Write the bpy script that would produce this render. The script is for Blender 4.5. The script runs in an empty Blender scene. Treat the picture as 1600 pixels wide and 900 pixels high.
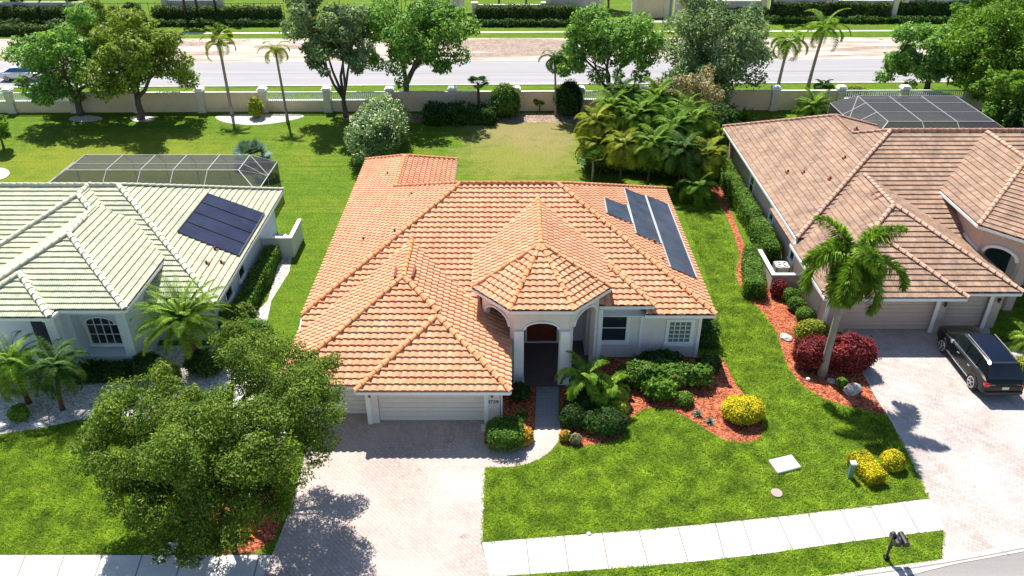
import bpy, bmesh, math, random
import numpy as np
from mathutils import Vector, Matrix
R = math.radians
scene = bpy.context.scene
C = scene.collection
# ---------------------------------------------------------------- camera, world, sun, exposure
F_PX, TILT, HC = 1243.0, R(31.2), 24.4
cam_d = bpy.data.cameras.new("camera"); cam = bpy.data.objects.new("camera", cam_d); C.objects.link(cam)
cam.location = (0, 0, HC); cam.rotation_euler = (R(90) - TILT, 0, 0)
cam_d.sensor_fit = 'HORIZONTAL'; cam_d.sensor_width = 36; cam_d.lens = 36 * F_PX / 1600
cam_d.clip_start = 0.5; cam_d.clip_end = 2000
scene.camera = cam
SUN = Vector((-0.22, 0.62, 1.0)).normalized()
world = bpy.data.worlds.new("World"); scene.world = world; world.use_nodes = True
wn = world.node_tree; wn.nodes.clear()
wo = wn.nodes.new('ShaderNodeOutputWorld'); wb = wn.nodes.new('ShaderNodeBackground'); sk = wn.nodes.new('ShaderNodeTexSky')
sk.sky_type = 'NISHITA'; sk.sun_disc = False
sk.sun_elevation = math.asin(SUN.z); sk.sun_rotation = math.atan2(SUN.x, SUN.y)
sk.air_density = 1.0; sk.dust_density = 0.4; sk.ozone_density = 1.5
wb.inputs[1].default_value = 0.080
wn.links.new(sk.outputs[0], wb.inputs[0]); wn.links.new(wb.outputs[0], wo.inputs[0])
sl = bpy.data.lights.new("sun", 'SUN'); sun = bpy.data.objects.new("sun", sl); C.objects.link(sun)
sl.energy = 4.6; sl.angle = R(0.5); sl.color = (1.0, 0.955, 0.88)
sun.rotation_euler = SUN.to_track_quat('Z', 'Y').to_euler()
vs = scene.view_settings
vs.view_transform = 'Standard'; vs.look = 'None'; vs.gamma = 1; vs.exposure = 1.0; vs.use_curve_mapping = False
scene.cycles.max_bounces = 6; scene.cycles.transparent_max_bounces = 12

# ---------------------------------------------------------------- placing: photo point -> world point
ct, st = math.cos(TILT), math.sin(TILT)
def ray(px, py):
    u, v = (px - 800) / F_PX, (py - 450) / F_PX
    return Vector((u, ct - v * st, -st - v * ct))
def G(px, py, z=0.0):
    r = ray(px, py); t = (z - HC) / r.z
    return Vector((0, 0, HC)) + r * t
def onplane(px, py, p, n):
    r = ray(px, py); o = Vector((0, 0, HC)); n = Vector(n); t = (Vector(p) - o).dot(n) / r.dot(n)
    return o + r * t
def atY(px, py, Y):
    r = ray(px, py); t = Y / r.y
    return Vector((0, 0, HC)) + r * t

# ---------------------------------------------------------------- materials
def nodes_of(name):
    m = bpy.data.materials.new(name); m.use_nodes = True; nt = m.node_tree; nt.nodes.clear()
    out = nt.nodes.new('ShaderNodeOutputMaterial'); b = nt.nodes.new('ShaderNodeBsdfPrincipled')
    nt.links.new(b.outputs[0], out.inputs[0]); return m, nt, b, out
def N(nt, t, **kw):
    n = nt.nodes.new(t)
    for k, v in kw.items(): setattr(n, k, v)
    return n
def coords(nt): return N(nt, 'ShaderNodeNewGeometry').outputs['Position']
def noise(nt, scale, detail=3, rough=0.6, vec=None):
    n = N(nt, 'ShaderNodeTexNoise'); n.inputs['Scale'].default_value = scale; n.inputs['Detail'].default_value = detail
    n.inputs['Roughness'].default_value = rough; nt.links.new(vec if vec else coords(nt), n.inputs['Vector']); return n.outputs['Fac']
def ramp(nt, fac, stops):
    r = N(nt, 'ShaderNodeValToRGB'); e = r.color_ramp.elements
    while len(e) < len(stops): e.new(0.5)
    for i, (p, c) in enumerate(stops): e[i].position = p; e[i].color = (*c, 1)
    nt.links.new(fac, r.inputs[0]); return r.outputs[0]
def mix(nt, fac, a, b, mode='MIX'):
    m = N(nt, 'ShaderNodeMix', data_type='RGBA', blend_type=mode)
    for s, v in ((0, fac), (6, a), (7, b)):
        if isinstance(v, (int, float)): m.inputs[s].default_value = v
        elif isinstance(v, tuple): m.inputs[s].default_value = (*v, 1)
        else: nt.links.new(v, m.inputs[s])
    return m.outputs[2]
def mathn(nt, op, a, b=0.0):
    m = N(nt, 'ShaderNodeMath', operation=op)
    for s, v in ((0, a), (1, b)):
        if isinstance(v, (int, float)): m.inputs[s].default_value = v
        else: nt.links.new(v, m.inputs[s])
    return m.outputs[0]
def bump(nt, b, h, strength=0.4, dist=0.03):
    n = N(nt, 'ShaderNodeBump'); n.inputs['Strength'].default_value = strength; n.inputs['Distance'].default_value = dist
    nt.links.new(h, n.inputs['Height']); nt.links.new(n.outputs[0], b.inputs['Normal'])
def setc(nt, b, c):
    if isinstance(c, tuple): b.inputs['Base Color'].default_value = (*c, 1)
    else: nt.links.new(c, b.inputs['Base Color'])
def plain(name, c, rough=0.7, metal=0.0, var=0.12, scale=3.0, spec=0.3):
    m, nt, b, o = nodes_of(name)
    f = noise(nt, scale, 4)
    k = lambda s: tuple(min(1, x * s) for x in c)
    setc(nt, b, ramp(nt, f, [(0.3, k(1 - var)), (0.7, k(1 + var))]))
    b.inputs['Roughness'].default_value = rough; b.inputs['Metallic'].default_value = metal
    b.inputs['Specular IOR Level'].default_value = spec
    return m
def leafmat(name, cols, trans=0.33, rough=0.6, spec=0.12):
    m, nt, b, out = nodes_of(name)
    rnd = N(nt, 'ShaderNodeNewGeometry').outputs['Random Per Island']
    k = len(cols); col = ramp(nt, rnd, [(i / max(1, k - 1), c) for i, c in enumerate(cols)])
    wn_n = N(nt, 'ShaderNodeTexWhiteNoise', noise_dimensions='1D'); nt.links.new(rnd, wn_n.inputs['W'])
    dead = mathn(nt, 'MULTIPLY', mathn(nt, 'GREATER_THAN', wn_n.outputs['Value'], 0.975), 0.8)
    col = mix(nt, dead, col, (0.21, 0.145, 0.06))
    big = ramp(nt, noise(nt, 1.1, 2), [(0.32, (0.58, 0.64, 0.6)), (0.68, (1.38, 1.3, 1.15))])
    col = mix(nt, 1.0, col, big, 'MULTIPLY')
    setc(nt, b, col); b.inputs['Roughness'].default_value = rough; b.inputs['Specular IOR Level'].default_value = spec
    t = N(nt, 'ShaderNodeBsdfTranslucent'); ms = N(nt, 'ShaderNodeMixShader'); ms.inputs[0].default_value = trans
    nt.links.new(mix(nt, 1.0, col, (1.25, 1.3, 0.6), 'MULTIPLY'), t.inputs[0])
    nt.links.new(b.outputs[0], ms.inputs[1]); nt.links.new(t.outputs[0], ms.inputs[2]); nt.links.new(ms.outputs[0], out.inputs[0])
    return m
def tilemat(name, cols, grime, grimeamt=0.5):
    m, nt, b, out = nodes_of(name)
    a = N(nt, 'ShaderNodeAttribute'); a.attribute_name = 'tone'
    k = len(cols); col = ramp(nt, a.outputs['Fac'], [(i / max(1, k - 1), c) for i, c in enumerate(cols)])
    g = ramp(nt, noise(nt, 0.8, 7, 0.82), [(0.44, (0, 0, 0)), (0.66, (1, 1, 1))])
    col = mix(nt, mathn(nt, 'MULTIPLY', g, grimeamt), col, grime)
    col = mix(nt, 1.0, col, ramp(nt, noise(nt, 9, 3), [(0.3, (0.86, 0.86, 0.86)), (0.7, (1.12, 1.1, 1.08))]), 'MULTIPLY')
    setc(nt, b, col); b.inputs['Roughness'].default_value = 0.75; b.inputs['Specular IOR Level'].default_value = 0.25
    return m
M = {}
def grassmat():
    m, nt, b, o = nodes_of('lawn_grass')
    pos = coords(nt)
    fine = noise(nt, 9.0, 5, 0.82); mid = noise(nt, 1.3, 4, 0.7); big = noise(nt, 0.22, 4, 0.65)
    col = ramp(nt, fine, [(0.36, (0.022, 0.050, 0.003)), (0.5, (0.082, 0.160, 0.008)), (0.64, (0.180, 0.262, 0.020))])
    col = mix(nt, 1.0, col, ramp(nt, mid, [(0.3, (0.72, 0.78, 0.7)), (0.7, (1.28, 1.18, 1.15))]), 'MULTIPLY')
    # yellowed, dry patches of turf
    dry = ramp(nt, big, [(0.52, (0, 0, 0)), (0.74, (1, 1, 1))])
    dry2 = mathn(nt, 'MULTIPLY', dry, ramp(nt, noise(nt, 2.2, 5, 0.8), [(0.4, (0, 0, 0)), (0.62, (1, 1, 1))]))
    col = mix(nt, mathn(nt, 'MULTIPLY', dry2, 0.65), col, (0.24, 0.235, 0.03))
    # mowing streaks along the lots
    sp = N(nt, 'ShaderNodeMapping'); nt.links.new(pos, sp.inputs[0]); sp.inputs['Scale'].default_value = (0.08, 2.2, 1)
    st_ = noise(nt, 1.0, 3, 0.6, sp.outputs[0])
    col = mix(nt, 1.0, col, ramp(nt, st_, [(0.35, (0.80, 0.86, 0.8)), (0.65, (1.2, 1.12, 1.15))]), 'MULTIPLY')
    # worn thin turf: soft-edged zones (centre x, centre y, half width, half depth, strength)
    sx = N(nt, 'ShaderNodeSeparateXYZ'); nt.links.new(pos, sx.inputs[0]); edge = noise(nt, 0.7, 5, 0.75)
    brown = ramp(nt, fine, [(0.35, (0.16, 0.125, 0.05)), (0.65, (0.34, 0.28, 0.12))])
    yel = ramp(nt, fine, [(0.35, (0.10, 0.12, 0.008)), (0.65, (0.28, 0.30, 0.03))])
    for zx, zy, hw, hd, k, cc in ((1.0, 62.0, 6.6, 7.5, 0.62, brown), (0.8, 60.5, 6.0, 7.0, 0.5, yel), (1.2, 67.5, 7.5, 5.0, 0.8, brown), (3.0, 63.5, 3.5, 4.5, 0.35, brown), (-32, 60, 14, 7, 0.75, yel), (12.7, 34.5, 1.3, 6.5, 0.8, yel), (13.2, 40.5, 1.0, 3.5, 0.6, yel), (12.5, 27.6, 2.2, 1.0, 0.35, brown), (1.2, 23.4, 2.2, 0.9, 0.28, brown), (16.8, 20.2, 1.8, 0.5, 0.75, brown), (17.2, 24.1, 1.2, 0.8, 0.5, brown), (-15, 66, 8, 3, 0.3, yel), (-9.8, 40, 0.9, 9, 0.35, yel), (5, 21.8, 4, .5, 0.5, yel), (10, 22.7, 4, .6, 0.5, yel), (-18.6, 22.6, 1.5, 1.2, 0.3, yel)):
        ex = mathn(nt, 'DIVIDE', mathn(nt, 'SUBTRACT', sx.outputs[0], zx), hw); ey = mathn(nt, 'DIVIDE', mathn(nt, 'SUBTRACT', sx.outputs[1], zy), hd)
        rr = mathn(nt, 'SQRT', mathn(nt, 'ADD', mathn(nt, 'MULTIPLY', ex, ex), mathn(nt, 'MULTIPLY', ey, ey)))
        f = mathn(nt, 'ADD', mathn(nt, 'MULTIPLY', mathn(nt, 'SUBTRACT', 1.0, rr), 1.6), mathn(nt, 'MULTIPLY', mathn(nt, 'SUBTRACT', edge, 0.5), 3.2))
        cl = N(nt, 'ShaderNodeClamp'); nt.links.new(mathn(nt, 'MULTIPLY', f, k), cl.inputs[0]); cl.inputs[2].default_value = k
        # fade to nothing well outside the zone
        fo_ = N(nt, 'ShaderNodeClamp'); nt.links.new(mathn(nt, 'MULTIPLY', mathn(nt, 'SUBTRACT', 1.5, rr), 2.0), fo_.inputs[0])
        col = mix(nt, mathn(nt, 'MULTIPLY', cl.outputs[0], fo_.outputs[0]), col, cc)
    setc(nt, b, col); b.inputs['Roughness'].default_value = 0.9; b.inputs['Specular IOR Level'].default_value = 0.1
    bump(nt, b, fine, 0.9, 0.06); return m
M['grass'] = grassmat()
def mulchmat(name, c0, c1, c2):
    m, nt, b, o = nodes_of(name)
    v = N(nt, 'ShaderNodeTexVoronoi'); v.inputs['Scale'].default_value = 11; nt.links.new(coords(nt), v.inputs['Vector'])
    r = N(nt, 'ShaderNodeSeparateColor'); nt.links.new(v.outputs['Color'], r.inputs[0])
    col = ramp(nt, r.outputs[0], [(0.1, c0), (0.5, c1), (0.95, c2)])
    col = mix(nt, 1.0, col, ramp(nt, noise(nt, 0.9, 4), [(0.3, (0.75, 0.75, 0.75)), (0.7, (1.2, 1.2, 1.2))]), 'MULTIPLY')
    col = mix(nt, ramp(nt, noise(nt, 1.7, 5, 0.75), [(0.5, (0, 0, 0)), (0.75, (0.55,) * 3)]), col, tuple(min(.8, (x + y) * .55 + .07) for x, y in zip(c1, c2)))
    col = mix(nt, ramp(nt, noise(nt, 19, 2, 0.5), [(0.70, (0, 0, 0)), (0.73, (0.8,) * 3)]), col, (0.30, 0.24, 0.13))
    setc(nt, b, col); b.inputs['Roughness'].default_value = 0.95
    bump(nt, b, v.outputs['Distance'], 0.9, 0.08); return m
M['mulch'] = mulchmat('red_mulch', (0.12, 0.018, 0.006), (0.37, 0.080, 0.026), (0.55, 0.17, 0.07))
M['leaflitter'] = mulchmat('leaf_litter', (0.11, 0.07, 0.045), (0.28, 0.19, 0.12), (0.46, 0.36, 0.26))
M['gravel'] = mulchmat('white_gravel', (0.34, 0.31, 0.28), (0.56, 0.52, 0.48), (0.74, 0.71, 0.68))
M['dirt'] = mulchmat('bare_dirt', (0.22, 0.15, 0.11), (0.32, 0.23, 0.18), (0.42, 0.33, 0.27))
def sandmat():
    m, nt, b, o = nodes_of('sandy_median')
    sp = N(nt, 'ShaderNodeMapping'); nt.links.new(coords(nt), sp.inputs[0]); sp.inputs['Scale'].default_value = (0.13, 0.9, 1)
    f = noise(nt, 1.0, 6, 0.65, sp.outputs[0])
    setc(nt, b, ramp(nt, f, [(0.3, (0.16, 0.11, 0.08)), (0.42, (0.32, 0.24, 0.185)), (0.52, (0.42, 0.355, 0.30)), (0.7, (0.56, 0.51, 0.46))]))
    b.inputs['Roughness'].default_value = 0.95
    sx = N(nt, 'ShaderNodeSeparateXYZ'); nt.links.new(coords(nt), sx.inputs[0])
    gz = ramp(nt, mathn(nt, 'ADD', noise(nt, 0.35, 5, 0.7), mathn(nt, 'MULTIPLY', mathn(nt, 'SUBTRACT', sx.outputs[1], 98.0), 0.012)), [(0.60, (0, 0, 0)), (0.66, (0.9,) * 3)])
    base = b.inputs['Base Color'].links[0].from_socket; setc(nt, b, mix(nt, gz, base, ramp(nt, noise(nt, 3, 4), [(0.35, (0.05, 0.09, 0.01)), (0.65, (0.15, 0.20, 0.03))]))); return m
M['sand'] = sandmat()
def roadmat(name, c):
    m, nt, b, o = nodes_of(name)
    sp = N(nt, 'ShaderNodeMapping'); nt.links.new(coords(nt), sp.inputs[0]); sp.inputs['Scale'].default_value = (0.05, 1.2, 1)
    f = noise(nt, 1.0, 5, 0.6, sp.outputs[0]); g = noise(nt, 14, 3)
    k = lambda s: tuple(x * s for x in c)
    col = mix(nt, 0.5, ramp(nt, f, [(0.35, k(0.8)), (0.65, k(1.15))]), ramp(nt, g, [(0.3, k(0.85)), (0.7, k(1.12))]))
    setc(nt, b, col); b.inputs['Roughness'].default_value = 0.9; return m
M['asphalt'] = roadmat('worn_grey_asphalt', (0.29, 0.28, 0.29))
M['asphalt2'] = roadmat('street_asphalt', (0.25, 0.235, 0.225))
def concmat(name, c, slab=None, ang=0.0, stain=0.12):
    m, nt, b, o = nodes_of(name)
    k = lambda s: tuple(min(1, x * s) for x in c)
    col = ramp(nt, noise(nt, 0.8, 6, 0.7), [(0.3, k(1 - stain)), (0.7, k(1 + stain * 0.6))])
    col = mix(nt, 1.0, col, ramp(nt, noise(nt, 22, 3), [(0.3, (0.93,) * 3), (0.7, (1.05,) * 3)]), 'MULTIPLY')
    setc(nt, b, col); b.inputs['Roughness'].default_value = 0.9; b.inputs['Specular IOR Level'].default_value = 0.2; return m
M['walk'] = concmat('pale_concrete_walk', (0.62, 0.59, 0.55), stain=0.2)
M['conc'] = concmat('grey_concrete', (0.40, 0.38, 0.35), stain=0.2)
M['curb'] = concmat('kerb_concrete', (0.50, 0.46, 0.42), stain=0.2)
M['joint'] = plain('slab_joint', (0.22, 0.18, 0.16))
def pavermat(name, c1, c2, mortar, ang, stainc=(0.8, 0.8, 0.8), sc=1.0):
    m, nt, b, o = nodes_of(name)
    mp = N(nt, 'ShaderNodeMapping'); nt.links.new(coords(nt), mp.inputs[0]); mp.inputs['Rotation'].default_value = (0, 0, R(ang))
    br = N(nt, 'ShaderNodeTexBrick'); nt.links.new(mp.outputs[0], br.inputs['Vector'])
    br.inputs['Scale'].default_value = 1.0; br.inputs['Brick Width'].default_value = 0.26 * sc; br.inputs['Row Height'].default_value = 0.15 * sc
    br.inputs['Mortar Size'].default_value = 0.012; br.inputs['Mortar Smooth'].default_value = 0.4
    br.inputs['Color1'].default_value = (*c1, 1); br.inputs['Color2'].default_value = (*c2, 1); br.inputs['Mortar'].default_value = (*mortar, 1)
    col = mix(nt, 1.0, br.outputs['Color'], ramp(nt, noise(nt, 0.5, 6, 0.7), [(0.3, stainc), (0.68, (1.1, 1.09, 1.07))]), 'MULTIPLY')
    col = mix(nt, 1.0, col, ramp(nt, noise(nt, 7, 4, 0.7), [(0.3, (0.84,) * 3), (0.7, (1.1,) * 3)]), 'MULTIPLY')
    col = mix(nt, ramp(nt, noise(nt, 1.6, 5, 0.75), [(0.60, (0, 0, 0)), (0.76, (0.32,) * 3)]), col, (0.23, 0.19, 0.17))
    col = mix(nt, ramp(nt, noise(nt, 0.28, 4, 0.6), [(0.42, (0, 0, 0)), (0.66, (0.5,) * 3)]), col, tuple(min(.7, x * 1.12) for x in (c1[0] * .93, c1[1], c1[2] * 1.08)))
    setc(nt, b, col); b.inputs['Roughness'].default_value = 0.88; b.inputs['Specular IOR Level'].default_value = 0.2
    bump(nt, b, br.outputs['Fac'], -0.3, 0.01); return m
M['paver'] = pavermat('pinkish_pavers', (0.50, 0.405, 0.35), (0.405, 0.34, 0.31), (0.30, 0.245, 0.22), 45, (0.84, 0.83, 0.85))
M['paver_far'] = pavermat('grey_pavers', (0.47, 0.415, 0.38), (0.37, 0.32, 0.295), (0.28, 0.24, 0.22), 30, (0.80, 0.78, 0.78), 1.2)
M['paver_path'] = pavermat('grey_path', (0.30, 0.29, 0.29), (0.26, 0.25, 0.25), (0.18, 0.17, 0.17), 0, sc=1.6)
M['roof_orange'] = tilemat('orange_roof_tile', [(0.62, 0.29, 0.155), (0.66, 0.335, 0.19), (0.70, 0.38, 0.225), (0.64, 0.31, 0.17), (0.71, 0.41, 0.25)], (0.50, 0.225, 0.125), 0.38)
M['cap_orange'] = tilemat('orange_cap_tile', [(0.58, 0.225, 0.095), (0.65, 0.29, 0.14)], (0.36, 0.14, 0.07), 0.25)
M['roof_cream'] = tilemat('pale_green_roof_tile', [(0.51, 0.52, 0.36), (0.58, 0.59, 0.42), (0.64, 0.63, 0.44), (0.50, 0.54, 0.40)], (0.31, 0.35, 0.27), 0.7)
M['cap_cream'] = tilemat('pale_green_cap_tile', [(0.50, 0.51, 0.38), (0.57, 0.56, 0.43)], (0.45, 0.47, 0.38), 0.4)
M['roof_pink'] = tilemat('weathered_pink_roof_tile', [(0.35, 0.22, 0.145), (0.41, 0.265, 0.18), (0.46, 0.31, 0.22), (0.33, 0.225, 0.155)], (0.16, 0.11, 0.095), 0.75)
M['cap_pink'] = tilemat('pink_cap_tile', [(0.46, 0.26, 0.18), (0.54, 0.33, 0.25)], (0.33, 0.20, 0.16), 0.4)
M['white'] = plain('white_paint', (0.83, 0.83, 0.82), 0.5, var=0.04)
M['cream_wall'] = plain('cream_stucco', (0.76, 0.69, 0.65), 0.9, var=0.05)
M['white_wall'] = plain('pale_stucco', (0.66, 0.65, 0.63), 0.9, var=0.05)
M['blue_wall'] = plain('pale_blue_stucco', (0.60, 0.68, 0.74), 0.9, var=0.05)
M['pink_wall'] = plain('pinkish_stucco', (0.56, 0.42, 0.355), 0.9, var=0.06)
M['door_cream'] = plain('garage_door_paint', (0.76, 0.70, 0.64), 0.6, var=0.04)
M['door_tan'] = plain('tan_garage_door_paint', (0.58, 0.46, 0.37), 0.6, var=0.04)
M['wood'] = plain('dark_red_wood', (0.16, 0.035, 0.015), 0.45, var=0.2, scale=6)
M['black'] = plain('black_metal', (0.012, 0.012, 0.014), 0.35, var=0.2, spec=0.5)
M['bronze'] = plain('bronze_metal', (0.08, 0.06, 0.045), 0.5, var=0.2)
M['grey_metal'] = plain('grey_metal', (0.35, 0.36, 0.36), 0.45, 0.3)
M['frame_metal'] = plain('pale_cage_frame', (0.36, 0.36, 0.37), 0.5, 0.1)
M['tanwall'] = plain('tan_boundary_stucco', (0.78, 0.61, 0.40), 0.9, var=0.12, scale=0.6)
M['pillar'] = plain('pillar_stucco', (0.70, 0.62, 0.48), 0.9, var=0.08)
M['farwall'] = plain('far_wall_stucco', (0.55, 0.50, 0.45), 0.9, var=0.1, scale=0.8)
M['flash'] = plain('dark_red_vent_paint', (0.16, 0.028, 0.018), 0.7)
M['rock'] = plain('pale_rock', (0.42, 0.39, 0.36), 0.9, var=0.35, scale=5)
M['bark'] = plain('grey_bark', (0.13, 0.105, 0.085), 0.95, var=0.35, scale=6)
M['barkdark'] = plain('dark_bark', (0.075, 0.055, 0.042), 0.95, var=0.3, scale=7)
M['palmbark'] = plain('pale_palm_bark', (0.30, 0.265, 0.23), 0.9, var=0.25, scale=4)
M['palmbrown'] = plain('brown_palm_bark', (0.12, 0.055, 0.035), 0.95, var=0.5, scale=9)
M['deadwood'] = plain('bleached_twigs', (0.36, 0.29, 0.22), 0.9, var=0.3)
def glassmat(name, c, rough=0.08):
    m, nt, b, o = nodes_of(name)
    setc(nt, b, c); b.inputs['Roughness'].default_value = rough; b.inputs['Specular IOR Level'].default_value = 0.9; return m
M['glass'] = glassmat('dark_window_glass', (0.022, 0.03, 0.042))
M['glassblind'] = glassmat('window_with_blinds', (0.16, 0.20, 0.16), 0.15)
M['dark_in'] = plain('shaded_interior', (0.06, 0.045, 0.04), 0.9)
def solarmat(name, c1, c2):
    m, nt, b, o = nodes_of(name)
    setc(nt, b, ramp(nt, noise(nt, 0.9, 4), [(0.35, c1), (0.65, c2)])); b.inputs['Roughness'].default_value = 0.32
    b.inputs['Specular IOR Level'].default_value = 0.4; return m
M['solar'] = solarmat('black_solar_mat', (0.018, 0.022, 0.038), (0.045, 0.052, 0.08))
M['solar2'] = solarmat('purple_black_solar_mat', (0.008, 0.012, 0.036), (0.020, 0.024, 0.058))
def stainmat():
    m, nt, b, o = nodes_of('faint_paving_stain'); setc(nt, b, (0.16, 0.13, 0.12)); b.inputs['Roughness'].default_value = 0.9
    t = N(nt, 'ShaderNodeBsdfTransparent'); ms = N(nt, 'ShaderNodeMixShader'); nt.links.new(ramp(nt, noise(nt, 3.5, 5, 0.8), [(0.42, (0, 0, 0)), (0.7, (0.5,) * 3)]), ms.inputs[0])
    nt.links.new(t.outputs[0], ms.inputs[1]); nt.links.new(b.outputs[0], ms.inputs[2]); nt.links.new(ms.outputs[0], o.inputs[0]); return m
M['stain'] = stainmat()
def screenmat(op=0.54):
    m, nt, b, o = nodes_of('insect_screen')
    setc(nt, b, (0.03, 0.03, 0.038)); b.inputs['Roughness'].default_value = 0.8
    t = N(nt, 'ShaderNodeBsdfTransparent'); ms = N(nt, 'ShaderNodeMixShader'); ms.inputs[0].default_value = op
    nt.links.new(t.outputs[0], ms.inputs[1]); nt.links.new(b.outputs[0], ms.inputs[2]); nt.links.new(ms.outputs[0], o.inputs[0]); return m
M['screen'] = screenmat(); M['screen_dark'] = screenmat(0.74)
def carpaint(name, c):
    m, nt, b, o = nodes_of(name); setc(nt, b, c); b.inputs['Roughness'].default_value = 0.32; b.inputs['Coat Weight'].default_value = 0.2; b.inputs['Specular IOR Level'].default_value = 0.3
    b.inputs['Coat Roughness'].default_value = 0.06; b.inputs['Metallic'].default_value = 0.15; return m
M['car_black'] = carpaint('black_green_car_paint', (0.004, 0.007, 0.007)); M['car_white'] = carpaint('white_car_paint', (0.7, 0.72, 0.75))
M['car_roof'] = plain('car_roof_dark_blue', (0.004, 0.008, 0.022), 0.3, var=0.05, spec=0.2)
M['tyre'] = plain('tyre_rubber', (0.02, 0.02, 0.02), 0.8); M['rim'] = plain('alloy_rim', (0.6, 0.6, 0.62), 0.3, 0.6)
M['redlight'] = glassmat('red_lamp_lens', (0.45, 0.01, 0.01), 0.15); M['plate'] = plain('licence_plate', (0.65, 0.68, 0.66), 0.5)
M['carglass'] = glassmat('car_glass', (0.006, 0.012, 0.014), 0.05); M['blueglass'] = glassmat('blue_windscreen', (0.02, 0.10, 0.35), 0.05)
M['chrome'] = plain('chrome_trim', (0.75, 0.75, 0.76), 0.2, 0.8)
# foliage
M['lf_oak'] = leafmat('oak_leaves', [(0.042, 0.100, 0.010), (0.090, 0.175, 0.020), (0.165, 0.25, 0.034), (0.28, 0.34, 0.075)])
M['lf_oakfar'] = leafmat('far_oak_leaves', [(0.074, 0.179, 0.044), (0.174, 0.344, 0.074), (0.333, 0.532, 0.144)])
M['lf_oakyel'] = leafmat('yellowish_oak_leaves', [(0.092, 0.153, 0.027), (0.204, 0.296, 0.045), (0.389, 0.459, 0.092)])
M['lf_oakgrey'] = leafmat('grey_green_oak_leaves', [(0.079, 0.148, 0.069), (0.183, 0.284, 0.137), (0.363, 0.455, 0.273)])
M['lf_bright'] = leafmat('bright_leaves', [(0.065, 0.145, 0.018), (0.131, 0.262, 0.029), (0.232, 0.377, 0.051)])
M['lf_palm'] = leafmat('palm_leaflets', [(0.074, 0.175, 0.020), (0.166, 0.299, 0.032), (0.299, 0.414, 0.058)], 0.3)
M['lf_palmyel'] = leafmat('yellow_green_palm_leaflets', [(0.113, 0.178, 0.020), (0.276, 0.334, 0.032), (0.439, 0.439, 0.065)], 0.3)
M['lf_palmdark'] = leafmat('dark_palm_leaflets', [(0.026, 0.073, 0.016), (0.066, 0.145, 0.029), (0.132, 0.224, 0.053)], 0.25)
M['lf_blue'] = leafmat('blue_green_fan_leaves', [(0.092, 0.158, 0.132), (0.211, 0.317, 0.264)], 0.15)
M['lf_hedge'] = leafmat('clipped_hedge_leaves', [(0.051, 0.123, 0.018), (0.109, 0.218, 0.029), (0.174, 0.305, 0.051)])
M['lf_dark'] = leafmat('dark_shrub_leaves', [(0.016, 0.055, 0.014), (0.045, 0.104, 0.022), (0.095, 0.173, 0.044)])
M['lf_far'] = leafmat('far_hedge_leaves', [(0.026, 0.059, 0.016), (0.066, 0.119, 0.029), (0.132, 0.172, 0.053)])
M['lf_yellow'] = leafmat('yellow_clipped_leaves', [(0.14, 0.22, 0.012), (0.370, 0.308, 0.007), (0.616, 0.517, 0.012), (0.764, 0.641, 0.025), (0.246, 0.271, 0.012)], 0.15)
M['lf_red'] = leafmat('crimson_leaves', [(0.069, 0.005, 0.009), (0.166, 0.014, 0.022), (0.361, 0.056, 0.069), (0.126, 0.042, 0.027)], 0.15)
M['lf_croton'] = leafmat('croton_leaves', [(0.495, 0.066, 0.022), (0.605, 0.242, 0.033), (0.242, 0.286, 0.022), (0.550, 0.462, 0.044)], 0.15)
M['lf_flower'] = leafmat('white_blossoms', [(0.660, 0.682, 0.605), (0.792, 0.792, 0.748)], 0.15)
M['lf_redflower'] = leafmat('red_blossoms', [(0.550, 0.022, 0.022), (0.660, 0.110, 0.055)], 0.15)
M['lf_oleander'] = leafmat('oleander_leaves', [(0.062, 0.134, 0.035), (0.143, 0.250, 0.080), (0.267, 0.374, 0.151)])
M['lf_straw'] = leafmat('dry_twiggy_leaves', [(0.285, 0.232, 0.124), (0.446, 0.374, 0.213), (0.178, 0.213, 0.089)], 0.15)

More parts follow.
